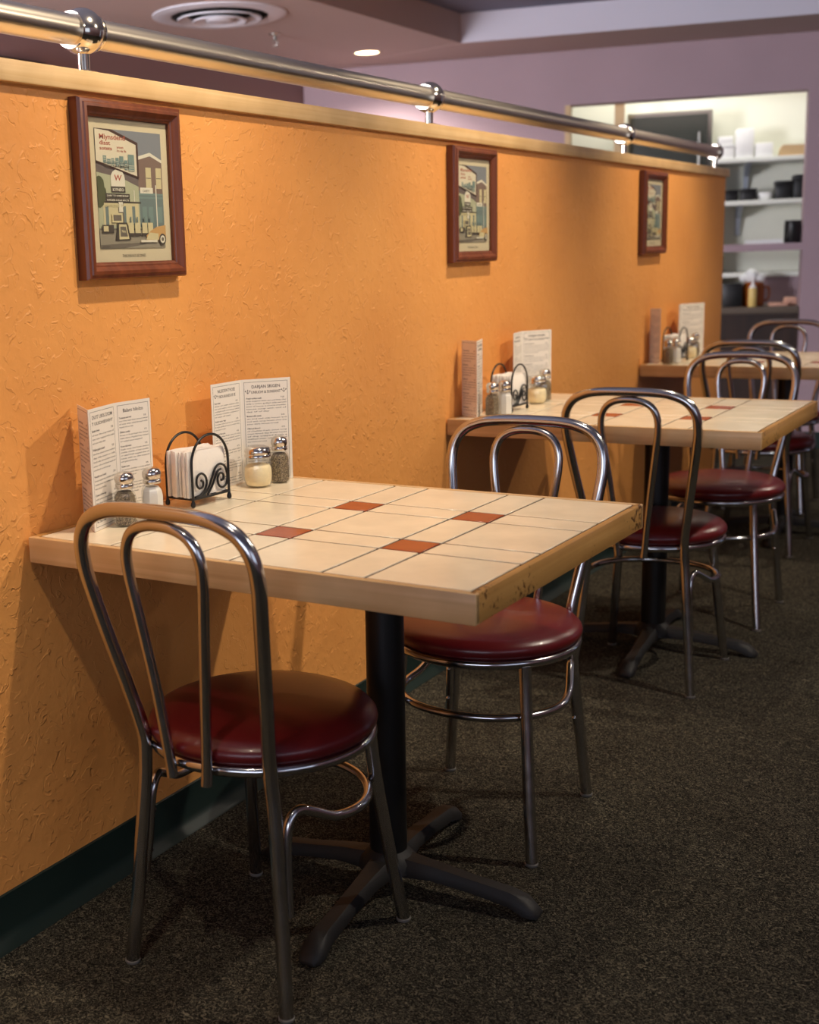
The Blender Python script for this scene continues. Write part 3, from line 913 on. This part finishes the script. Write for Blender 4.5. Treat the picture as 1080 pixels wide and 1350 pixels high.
def make_cheese(label, group):
    t = thing('cheese_shaker', label, 'shaker', (0, 0, ZT), 0, group)
    KX, KZ = 1.28, 1.17
    sc = lambda p: [(r*KX, z*KZ) for r, z in p]
    rip = lambda a, z: 1 + 0.020*math.cos(12*a + z*90) * (1 if 0.004 < z < 0.05 else 0)
    bm = BM()
    prof = [(0.019, 0.0), (0.0215, 0.003), (0.0240, 0.012), (0.0250, 0.024), (0.0242, 0.036), (0.0222, 0.046), (0.0205, 0.053), (0.0205, 0.060)]
    add_lathe(bm, sc(prof), 96, ripple=rip)
    obj('glass_jar', bm, M_glass, t, sharp=60)
    bm = BM()
    prof = [(0.0175, 0.003), (0.020, 0.005), (0.0222, 0.013), (0.0230, 0.024), (0.0222, 0.036), (0.0190, 0.041), (0.010, 0.0435), (0.0, 0.044)]
    add_lathe(bm, sc(prof), 40)
    obj('cheese', bm, M_cheese, t, sharp=60)
    bm = BM()
    prof = [(0.0212, 0.056), (0.0225, 0.0565), (0.0225, 0.060), (0.0215, 0.0615), (0.0222, 0.064), (0.0218, 0.069), (0.0195, 0.0735), (0.013, 0.0765), (0.0, 0.0778)]
    add_lathe(bm, sc(prof), 36)
    obj('lid', bm, M_lid, t, sharp=50)
    return t
GP, GS, GC = 'pepper shakers on the tables', 'salt shakers on the tables', 'cheese shakers on the tables'
pep = make_shaker('pepper', 'glass pepper shaker beside the salt, nearest the menu on the nearest table', GP); pep.location = (0.108, 1.800, ZT)
dup(pep, (0.108, 3.502, ZT), 0.2, 'glass pepper shaker at the near corner of the second table', GP)
dup(pep, (0.108, 5.292, ZT), 0.1, 'glass pepper shaker at the near corner of the farthest table', GP)
pp2 = dup(pep, (0.125, 2.308, ZT), 0.3, 'glass pepper shaker half hidden behind the cheese shaker on the nearest table', GP)
dup(pep, (0.104, 3.932, ZT), 0.3, 'glass pepper shaker behind the cheese shaker on the second table', GP)
dup(pep, (0.108, 5.690, ZT), 0.3, 'glass pepper shaker behind the cheese shaker on the farthest table', GP)
sal = make_shaker('salt', 'full white salt shaker beside the napkin holder on the nearest table', GS); sal.location = (0.124, 1.862, ZT)
dup(sal, (0.125, 3.555, ZT), 0.2, 'white salt shaker next to the pepper at the near corner of the second table', GS)
dup(sal, (0.124, 5.345, ZT), 0.1, 'white salt shaker next to the pepper at the near corner of the farthest table', GS)
chz = make_cheese('ribbed glass cheese shaker, half full, on the nearest table', GC); chz.location = (0.110, 2.245, ZT)
dup(chz, (0.108, 3.854, ZT), 0.4, 'ribbed glass cheese shaker on the second table', GC)
dup(chz, (0.110, 5.600, ZT), 0.4, 'ribbed glass cheese shaker on the farthest table', GC)

def make_holder(label, group):
    """black wire napkin holder; origin mid base, arches face +x, 0.118 long in y"""
    t = thing('napkin_holder', label, 'napkin holder', (0, 0, ZT), 0, group)
    hw, hx, H, r = 0.057, 0.034, 0.142, 0.0027
    def arch(x):
        pts = [(x, -hw, 0.010)] + [(x, -hw, z) for z in (0.045, 0.085)]
        for k in range(1, 10):
            a = PI - PI*k/10
            pts.append((x, hw*math.cos(a), 0.085 + (H - 0.085)*math.sin(a)))
        pts += [(x, hw, z) for z in (0.085, 0.045)] + [(x, hw, 0.010)]
        return pts
    for x in (hx, -hx):
        bm = BM(); add_tube(bm, spline(arch(x), 4), r, 10)
        a = obj('arch', bm, M_wire, t)
        for y in (-hw, hw):
            bm = BM(); add_lathe(bm, [(0.0, 0.0), (0.0042, 0.002), (0.0052, 0.006), (0.0042, 0.010), (0.0030, 0.013), (0.0030, 0.016)], 14, x, y, 0)
            obj('foot', bm, M_wire, a)
    bm = BM()
    for x in (hx, -hx): add_tube(bm, [(x, -hw, 0.017), (x, hw, 0.017)], r, 10)
    for y in (-hw, -0.02, 0.02, hw): add_tube(bm, [(-hx, y, 0.017), (hx, y, 0.017)], r*0.9, 10)
    obj('base_frame', bm, M_wire, t)
    # S scroll with two curls on the front arch
    bm = BM()
    C1 = [(hx, -0.030, 0.052), (hx, -0.024, 0.047), (hx, -0.027, 0.038), (hx, -0.037, 0.037), (hx, -0.044, 0.047), (hx, -0.041, 0.061), (hx, -0.028, 0.066),
          (hx, -0.016, 0.058), (hx, -0.013, 0.045), (hx, -0.020, 0.031), (hx, -0.034, 0.0225), (hx, -0.050, 0.021)]
    C1 = [(hx, y, z) for (_, y, z) in C1]
    C2 = [(hx, -0.040, 0.020), (hx, -0.024, 0.022), (hx, -0.008, 0.034), (hx, 0.004, 0.053), (hx, 0.016, 0.071), (hx, 0.031, 0.077), (hx, 0.046, 0.070), (hx, 0.053, 0.052),
          (hx, 0.049, 0.034), (hx, 0.037, 0.028), (hx, 0.025, 0.034), (hx, 0.022, 0.048), (hx, 0.030, 0.058), (hx, 0.040, 0.054), (hx, 0.039, 0.044), (hx, 0.033, 0.043)]
    C3 = [(hx, -0.012, 0.020), (hx, 0.002, 0.034), (hx, 0.014, 0.052), (hx, 0.024, 0.064), (hx, 0.033, 0.066)]
    for c in (C1, C2, C3): add_tube(bm, spline(c, 5), 0.0024, 8)
    obj('scroll', bm, M_wire, t)
    return t
GH = 'black wire napkin holders on the tables'
HOLD = [(0.096, 2.046, R(-4)), (0.094, 3.662, R(-2)), (0.094, 5.440, R(-2))]
hd = make_holder('black wire napkin holder with scroll front on the nearest table', GH)
hd.location = (HOLD[0][0], HOLD[0][1], ZT); hd.rotation_euler.z = HOLD[0][2]
dup(hd, (HOLD[1][0], HOLD[1][1], ZT), HOLD[1][2], 'black wire napkin holder with scroll front on the second table', GH)
dup(hd, (HOLD[2][0], HOLD[2][1], ZT), HOLD[2][2], 'black wire napkin holder with scroll front on the farthest table', GH)
NAP = []
def napkin_mesh(v):
    """folded paper napkin standing on edge: a thin pad with a rounded fold and slightly splayed top"""
    rnd = random.Random(v)
    bm = BM()
    L, H, T = 0.116, 0.092, 0.0068
    nx, nz = 10, 8
    def P(i, k, side):
        y = -L/2 + L*i/nx; z = H*k/nz
        wave = 0.0008*math.sin(i*0.9 + v) + 0.0006*math.sin(k*1.1 + 2*v)
        th = T/2*(0.85 + 0.15*math.sin(PI*k/nz)) if k < nz else T/2*0.55
        if i in (0, nx): th *= 0.8
        return (side*th + wave*0.5, y, z + 0.0012*math.sin(i*0.7 + v)*(k/nz))
    g = {}
    for sd in (1, -1):
        for i in range(nx + 1):
            for k in range(nz + 1): g[sd, i, k] = bm.verts.new(P(i, k, sd))
    for sd in (1, -1):
        for i in range(nx):
            for k in range(nz):
                f = bm.faces.new((g[sd, i, k], g[sd, i+1, k], g[sd, i+1, k+1], g[sd, i, k+1])); f.smooth = True
    for i in range(nx):
        bm.faces.new((g[1, i, 0], g[-1, i, 0], g[-1, i+1, 0], g[1, i+1, 0])); bm.faces.new((g[1, i, nz], g[1, i+1, nz], g[-1, i+1, nz], g[-1, i, nz]))
    for k in range(nz):
        bm.faces.new((g[1, 0, k], g[1, 0, k+1], g[-1, 0, k+1], g[-1, 0, k])); bm.faces.new((g[1, nx, k], g[-1, nx, k], g[-1, nx, k+1], g[1, nx, k+1]))
    return bm
protos = []
names = ['nearest', 'second', 'farthest']
for h, (hx_, hy_, hr_) in enumerate(HOLD):
    for k in range(8):
        x = -0.0262 + 0.00748*k
        if h == 0:
            o = obj('paper_napkin', napkin_mesh(k), M_napkin, None, sharp=55); protos.append(o)
        else:
            o = protos[k].copy(); COL.objects.link(o)
        dy = (0.004*math.sin(k*1.7), 0.003*math.sin(k*2.1), 0.003*math.sin(k*1.3))[h] - 0.003
        c, s = math.cos(hr_), math.sin(hr_)
        o.location = (hx_ + c*x - s*dy, hy_ + s*x + c*dy, ZT + 0.0199)
        o.rotation_euler = (0, 0, hr_)
        tag(o, 'white folded paper napkin standing in the wire holder on the %s table' % names[h], 'napkin', 'napkins in the holder on the %s table' % names[h])

# ---------------------------------------------------------------- ceiling fittings
vt = thing('ceiling_vent', 'round white ceiling air vent with stepped rings', 'vent', (-2.09, 5.30, 2.40))
def ring(r0, z0, r1, z1, th=0.006):
    bm = BM()
    add_lathe(bm, [(r0, z0), (r1, z1), (r1 - 0.004, z1 + th), (r0 - 0.006, z0 + th), (r0, z0)][:-1] + [(r0, z0)], 56)
    return bm
def flare(prof):
    bm = BM(); t = [(r, z) for r, z in prof]
    rings = []
    seg = 56
    for (r, z) in t:
        rings.append([bm.verts.new((r*math.cos(2*PI*k/seg), r*math.sin(2*PI*k/seg), z)) for k in range(seg)])
    n = len(rings)
    for i in range(n):
        a, b = rings[i], rings[(i+1) % n]
        for k in range(seg):
            f = bm.faces.new((a[k], a[(k+1) % seg], b[(k+1) % seg], b[k])); f.smooth = True
    return bm
obj('outer_ring', flare([(0.325, 0.0), (0.325, -0.006), (0.29, -0.016), (0.235, -0.010), (0.235, -0.004), (0.29, -0.008), (0.318, 0.0)]), M_vent, vt)
obj('cone_ring', flare([(0.205, -0.020), (0.150, -0.006), (0.150, -0.010), (0.202, -0.027)]), M_vent, vt)
obj('cone_ring', flare([(0.130, -0.028), (0.085, -0.008), (0.085, -0.012), (0.127, -0.035)]), M_vent, vt)
bm = BM(); add_lathe(bm, [(0.07, -0.020), (0.062, -0.034), (0.03, -0.040), (0.0, -0.041)], 40)
obj('centre_cone', bm, M_vent, vt)
bm = BM(); add_lathe(bm, [(0.234, -0.0005), (0.234, -0.003)], 48)
obj('duct_opening', bm, M_duct, vt)
bm = BM()
for a in (0, PI/2):
    t = bmesh.new(); add_box(t, -0.234, 0.234, -0.003, 0.003, -0.012, -0.0032); merge(bm, t, 0, Matrix.Rotation(a + 0.6, 4, 'Z'))
obj('spider', bm, M_duct, vt)

dl = thing('recessed_light', 'small round lit downlight in the low ceiling past the partition', 'ceiling light', (-2.137, 6.852, 2.402))
obj('trim_ring', flare([(0.092, 0.0), (0.092, -0.004), (0.074, -0.007), (0.070, -0.003), (0.070, 0.0)]), M_ceil, dl)
bm = BM(); add_lathe(bm, [(0.069, -0.0005), (0.069, -0.0035), (0.04, -0.005), (0.0, -0.0055)], 32)
obj('lens', bm, M_lamp, dl)

sp = thing('sprinkler_head', 'small steel fire sprinkler hanging from the ceiling beside the round vent', 'sprinkler', (-2.19, 5.945, 2.40))
bm = BM(); add_lathe(bm, [(0.032, 0.0), (0.030, -0.006), (0.014, -0.010)], 24); obj('escutcheon', bm, M_steel, sp)
bm = BM(); add_lathe(bm, [(0.010, -0.008), (0.010, -0.030), (0.006, -0.034)], 16)
for sx in (1, -1): add_tube(bm, [(0.010*sx, 0, -0.028), (0.013*sx, 0, -0.045), (0.004*sx, 0, -0.060)], 0.0025, 8)
obj('frame', bm, M_steel, sp)
bm = BM(); add_lathe(bm, [(0.020, -0.062), (0.020, -0.065), (0.0, -0.066)], 20); obj('deflector', bm, M_steel, sp)

bm = BM(); add_box(bm, cl.x + 0.0005, cl.x + 0.05, 4.45, 4.80, 2.02, 2.20, 0.006)
tag(obj('wall_box', bm, M_dark), 'small dark box high on the far plum wall, its top showing above the partition', 'box')

# ---------------------------------------------------------------- kitchen seen through the opening
def kthing(name, label, cat, s, d, z, group=None):
    p = W(s, d, z)
    return thing(name, label, cat, p, TH, group)
def kobj(name, bm, mats, label, cat, s, d, z, group=None, sharp=40, turn=0.0):
    o = obj(name, bm, mats, None, W(s, d, z), (0, 0, TH + turn), sharp)
    return tag(o, label, cat, group)
# counter
ct = kthing('serving_counter', 'grey serving counter with dark wood front in the kitchen opening', 'counter', -0.70, 0.0, 0.0)
bm = BM(); add_box(bm, -0.650, 0.685, 0.002, 0.44, 0.81, 0.850, 0.004); obj('countertop', bm, M_counter, ct)
bm = BM(); add_box(bm, -0.650, 0.685, 0.02, 0.05, 0.0, 0.81); obj('front_panel', bm, M_darkwood, ct)
# shelves
def shelf(s0, s1, z, d0, d1, label, brackets):
    t = kthing('wall_shelf', label, 'shelf', s0, d0, z)
    bm = BM(); add_box(bm, 0, s1 - s0, 0, d1 - d0, -0.028, 0.0, 0.002); obj('board', bm, M_shelf, t)
    for b in brackets:
        bm = BM()
        x = b - s0
        prof = [(0.06, -0.028), (d1 - d0, -0.028), (d1 - d0, -0.21), (d1 - d0 - 0.02, -0.21), (d1 - d0 - 0.06, -0.10)]
        lo = [bm.verts.new((x - 0.014, p[0], p[1])) for p in prof]; hi = [bm.verts.new((x + 0.014, p[0], p[1])) for p in prof]
        bm.faces.new(lo[::-1]); bm.faces.new(hi)
        for i in range(len(prof)):
            j = (i + 1) % len(prof); bm.faces.new((lo[i], lo[j], hi[j], hi[i]))
        obj('bracket', bm, M_bracket, t)
    return t
shelf(-0.50, 0.50, 1.750, 0.45, KD - 0.001, 'top white kitchen shelf carrying white cartons', (-0.29, 0.35))
shelf(-0.50, 0.50, 1.490, 0.45, KD - 0.001, 'middle white kitchen shelf carrying black containers', (-0.33, 0.35))
shelf(-0.50, 0.50, 1.046, 0.45, KD - 0.001, 'low white kitchen shelf above the serving counter', (-0.44, 0.35))
def carton(s0, s1, d0, d1, z, h, mat, name, label, cat, group=None, lid=None, bevel=0.006):
    t = kthing(name, label, cat, (s0 + s1)/2, (d0 + d1)/2, z, group)
    w, dp = s1 - s0, d1 - d0
    bm = BM(); add_box(bm, -w/2, w/2, -dp/2, dp/2, 0, h*(0.82 if lid else 1), bevel); obj('body', bm, mat, t)
    if lid:
        bm = BM(); add_box(bm, -w/2 - 0.004, w/2 + 0.004, -dp/2 - 0.004, dp/2 + 0.004, h*0.82, h, bevel); obj('lid', bm, lid, t)
    return t
z1 = 1.7502
GW = 'white cartons on the top kitchen shelf'
carton(-0.47, -0.385, 0.47, 0.62, z1, 0.085, M_white, 'storage_carton', 'lower of two stacked white cartons at the left of the top shelf', 'carton', GW, M_white)
carton(-0.480, -0.392, 0.475, 0.615, z1 + 0.0852, 0.050, M_white, 'storage_carton', 'upper of two stacked white cartons at the left of the top shelf', 'carton', GW)
carton(-0.378, -0.272, 0.47, 0.60, z1, 0.175, M_white, 'storage_carton', 'tall white carton on the top kitchen shelf', 'carton', GW)
carton(-0.262, -0.158, 0.48, 0.60, z1, 0.085, M_white, 'storage_carton', 'low white carton right of the tall one on the top shelf', 'carton', GW)
bm = BM()
prof = [(0, 0), (0.155, 0), (0.155, 0.062), (0.02, 0.066), (0.006, 0.045)]
lo = [bm.verts.new((p[0], 0, p[1])) for p in prof]; hi = [bm.verts.new((p[0], 0.14, p[1])) for p in prof]
bm.faces.new(lo[::-1]); bm.faces.new(hi)
for i in range(len(prof)): bm.faces.new((lo[i], lo[(i+1) % 5], hi[(i+1) % 5], hi[i]))
kobj('cardboard_box', bm, M_tanloaf, 'low tan cardboard box at the right of the top shelf', 'box', -0.120, 0.475, z1)
z2 = 1.4902
GB = 'black containers on the middle kitchen shelf'
carton(-0.445, -0.352, 0.47, 0.60, z2, 0.068, M_black, 'food_container', 'low black container at the left end of the middle shelf', 'container', GB, M_black, 0.004)
carton(-0.338, -0.246, 0.47, 0.60, z2, 0.072, M_black, 'food_container', 'second low black container, left of the white bowl', 'container', GB, M_black, 0.004)
carton(-0.134, -0.038, 0.47, 0.60, z2, 0.110, M_black, 'food_container', 'tall black container right of the white bowl', 'container', GB, M_black, 0.004)
carton(-0.030, 0.062, 0.47, 0.60, z2, 0.142, M_black, 'food_container', 'tallest black container at the right end of the middle shelf', 'container', GB, M_black, 0.004)
bm = BM(); add_lathe(bm, [(0.030, 0.0), (0.045, 0.012), (0.050, 0.032), (0.047, 0.046), (0.044, 0.032), (0.030, 0.016), (0.0, 0.012)], 28)
kobj('bowl', bm, M_white, 'small white bowl between the black containers on the middle shelf', 'bowl', -0.194, 0.53, z2)
# things on the mauve ledge
z3 = 1.2222
bm = BM(); add_lathe(bm, [(0.0, 0.0), (0.042, 0.0), (0.047, 0.006), (0.047, 0.112), (0.044, 0.114), (0.046, 0.118), (0.046, 0.130), (0.0, 0.132)], 24)
kobj('canister', bm, M_black, 'black round canister at the right of the mauve ledge', 'canister', -0.062, 0.088, z3)
bm = BM()
for k in range(8): add_box(bm, -0.105 + 0.004*math.sin(k*2), 0.105 + 0.004*math.cos(k*3), -0.04, 0.035, 0.003*k, 0.003*k + 0.0028)
o = kobj('paper_pad', bm, M_white, 'flat pad of white paper lying on the mauve ledge', 'paper', -0.225, 0.045, z3)
# counter goods
zc = 0.8502
carton(-0.440, -0.330, 0.09, 0.22, zc, 0.140, M_black, 'food_bin', 'black bin on the serving counter beside the partition end', 'bin', None, None, 0.004)
bt = kthing('squeeze_bottle', 'pale yellow squeeze bottle with pointed nozzle on the serving counter', 'bottle', -0.273, 0.06, zc)
bm = BM(); add_lathe(bm, [(0.0, 0.0), (0.022, 0.0), (0.025, 0.004), (0.025, 0.105), (0.021, 0.114)], 24); obj('body', bm, M_mustard, bt)
bm = BM(); add_lathe(bm, [(0.0215, 0.113), (0.020, 0.120), (0.011, 0.130), (0.005, 0.155), (0.003, 0.160), (0.0, 0.160)], 20); obj('nozzle', bm, M_white, bt)
jg = kthing('amber_jug', 'round amber jug behind the squeeze bottle on the counter', 'jug', -0.262, 0.185, zc)
bm = BM(); add_lathe(bm, [(0.0, 0.0), (0.058, 0.0), (0.064, 0.006), (0.064, 0.118), (0.056, 0.140), (0.040, 0.146), (0.0, 0.147)], 28); obj('body', bm, M_amber, jg)
bm = BM(); add_tube(bm, spline([(0.060, 0, 0.115), (0.085, 0, 0.11), (0.092, 0, 0.075), (0.084, 0, 0.04), (0.061, 0, 0.03)], 5), 0.006, 8); obj('handle', bm, M_amber, jg)
bm = BM()
rnd = random.Random(5)
for (x, y, r) in ((-0.055, 0, 0.028), (-0.01, 0.0, 0.045), (0.035, 0.0, 0.030), (0.01, 0.02, 0.035)):
    t = bmesh.new(); bmesh.ops.create_icosphere(t, subdivisions=3, radius=1)
    for v in t.verts:
        n = 1 + 0.10*math.sin(5*v.co.x + 7*v.co.y + 3*r*100) + 0.06*math.sin(11*v.co.z + 5*v.co.x)
        v.co = Vector((x + v.co.x*r*n, y + v.co.y*r*n, max(0.0, r*0.75 + v.co.z*r*n)))
    for f in t.faces: f.smooth = True
    merge(bm, t, 0)
kobj('crumpled_towel', bm, M_white, 'crumpled white towel lying on top of the amber jug', 'towel', -0.262, 0.185, zc + 0.1472, sharp=0)
bm = BM(); add_box(bm, -0.055, 0.055, -0.05, 0.05, 0, 0.022, 0.008)
kobj('folded_cloth', bm, M_pinkcloth, 'flat folded peach cloth on the right of the counter', 'cloth', -0.125, 0.10, zc)
bm = BM(); add_box(bm, -0.036, 0.036, -0.04, 0.04, 0, 0.050, 0.010)
kobj('folded_cloth', bm, M_pinkcloth, 'thicker folded peach cloth at the right edge of the counter', 'cloth', -0.052, 0.17, zc)
# mauve back panel under the low shelf
bm = BM(); add_box(bm, -0.105, 0.25, 0, 0.02, 0, 0.166)
kobj('splash_panel', bm, M_purple, 'mauve splash panel standing under the low kitchen shelf', 'panel', -0.08, 0.47, zc)
# stainless reach-in at the left of the opening
ov = kthing('kitchen_oven', 'stainless kitchen oven with dark glass door seen above the handrail', 'oven', -0.78, 0.46, 0.0)
bm = BM(); add_box(bm, -0.25, 0.262, 0.012, 0.395, 0.0, 2.055, 0.005); obj('body', bm, M_steel, ov)
bm = BM(); add_box(bm, -0.235, 0.235, 0.0, 0.012, 1.25, 2.03, 0.003); dr = obj('door', bm, M_darkglass, ov)
bm = BM(); add_tube(bm, [(0.185, -0.02, 1.35), (0.185, -0.02, 1.92)], 0.010, 12); add_tube(bm, [(0.185, -0.02, 1.37), (0.185, 0.002, 1.37)], 0.006, 8); add_tube(bm, [(0.185, -0.02, 1.90), (0.185, 0.002, 1.90)], 0.006, 8)
obj('handle', bm, M_steel, dr)
bm = BM(); sbox(bm, -1.105, -1.045, 0.34, 0.40, 0, 2.62)
struct('trim_4', bm, M_tan)

# ---------------------------------------------------------------- light
def spot(name, loc, target, watts, col, size, blend=0.6, radius=0.04):
    l = bpy.data.lights.new(name, 'SPOT'); l.energy = watts; l.color = col; l.spot_size = R(size); l.spot_blend = blend; l.shadow_soft_size = radius
    o = bpy.data.objects.new(name, l); COL.objects.link(o); o.location = loc
    d = Vector(target) - Vector(loc); o.rotation_euler = d.to_track_quat('-Z', 'Y').to_euler()
    return o
def area(name, loc, target, watts, col, sx, sy):
    l = bpy.data.lights.new(name, 'AREA'); l.shape = 'RECTANGLE'; l.size = sx; l.size_y = sy; l.energy = watts; l.color = col
    o = bpy.data.objects.new(name, l); COL.objects.link(o); o.location = loc
    d = Vector(target) - Vector(loc); o.rotation_euler = d.to_track_quat('-Z', 'Y').to_euler()
    return o
WARM = (1.0, 0.85, 0.66)
for y, e in ((0.62, 90), (2.06, 66), (3.68, 68), (5.46, 68)):
    spot('wall_wash_lamp', (0.76, y, 2.53), (0.12, y - 0.04, 1.15), e, WARM, 78, 0.95, 0.03)
for y, e in ((3.25, 95), (6.2, 55)):
    spot('aisle_and_fill_lamp', (2.2, y, 2.53), (1.2, y - 0.6, 0.0), e, (1.0, 0.87, 0.72), 125, 0.8, 0.03)
spot('aisle_and_fill_lamp', (2.3, -1.2, 2.53), (2.2, -2.2, 0.0), 70, (1.0, 0.90, 0.78), 130, 0.8, 0.05)  # added fill: brightens the unseen near wall for the chrome to reflect
spot('lounge_and_fill_lamp', (-2.137, 6.852, 2.385), (-2.137, 6.852, 0), 130, (1.0, 0.90, 0.80), 150, 0.7, 0.06)
for x, y in ((-2.0, 1.6), (-2.0, 4.4)):  # added fill spots to brighten the back room, no fittings modelled
    spot('lounge_and_fill_lamp', (x, y, 2.38), (x - 0.2, y, 0), 190, (1.0, 0.90, 0.80), 120, 0.7, 0.06)
area('window_daylight', (2.0, -3.2, 1.55), (2.0, 2.0, 1.5), 26, (0.78, 0.84, 1.0), 3.1, 1.25)
area('side_window_daylight', (4.4, -0.2, 1.6), (0.0, 1.5, 1.0), 5, (0.75, 0.82, 1.0), 2.7, 1.35)
area('lounge_fill', (-2.6, 0.2, 1.5), (-0.8, 7.5, 2.2), 330, (0.92, 0.92, 1.0), 1.6, 1.3)  # added fill for the back wall and soffit; the lounge wall has no window
p = W(-0.55, 0.28, 2.60)
area('kitchen_tube', p, p + Vector((0, 0, -1)), 13, (0.98, 1.0, 0.90), 1.8, 0.25)
w = bpy.data.worlds.new('world'); scene.world = w; w.use_nodes = True
bg = w.node_tree.nodes['Background']; bg.inputs['Color'].default_value = (0.55, 0.65, 0.85, 1); bg.inputs['Strength'].default_value = 0.6

# ---------------------------------------------------------------- camera
cam = bpy.data.cameras.new('camera'); co = bpy.data.objects.new('camera', cam); COL.objects.link(co)
fw = Vector((-0.544434, 0.816594, -0.191746)); rt = Vector((0.835255, 0.548781, -0.034473)); up = Vector((-0.077076, 0.178925, 0.980839))
m = Matrix(((rt.x, up.x, -fw.x, 1.632706), (rt.y, up.y, -fw.y, 0.0), (rt.z, up.z, -fw.z, 1.232243), (0, 0, 0, 1)))
co.matrix_world = m
cam.sensor_fit = 'HORIZONTAL'; cam.sensor_width = 36.0
cam.lens = 1673.484/1080*36.0
cam.shift_x = (540 - 355.192)/1080; cam.shift_y = -(675 - 669.0645)/1350 * 1350/1080
cam.clip_start = 0.05
cam.dof.use_dof = True; cam.dof.focus_distance = 2.55; cam.dof.aperture_fstop = 5.0
scene.camera = co

vs = scene.view_settings
vs.view_transform = 'Standard'; vs.look = 'None'; vs.gamma = 1.0; vs.use_curve_mapping = False
vs.exposure = 0.45
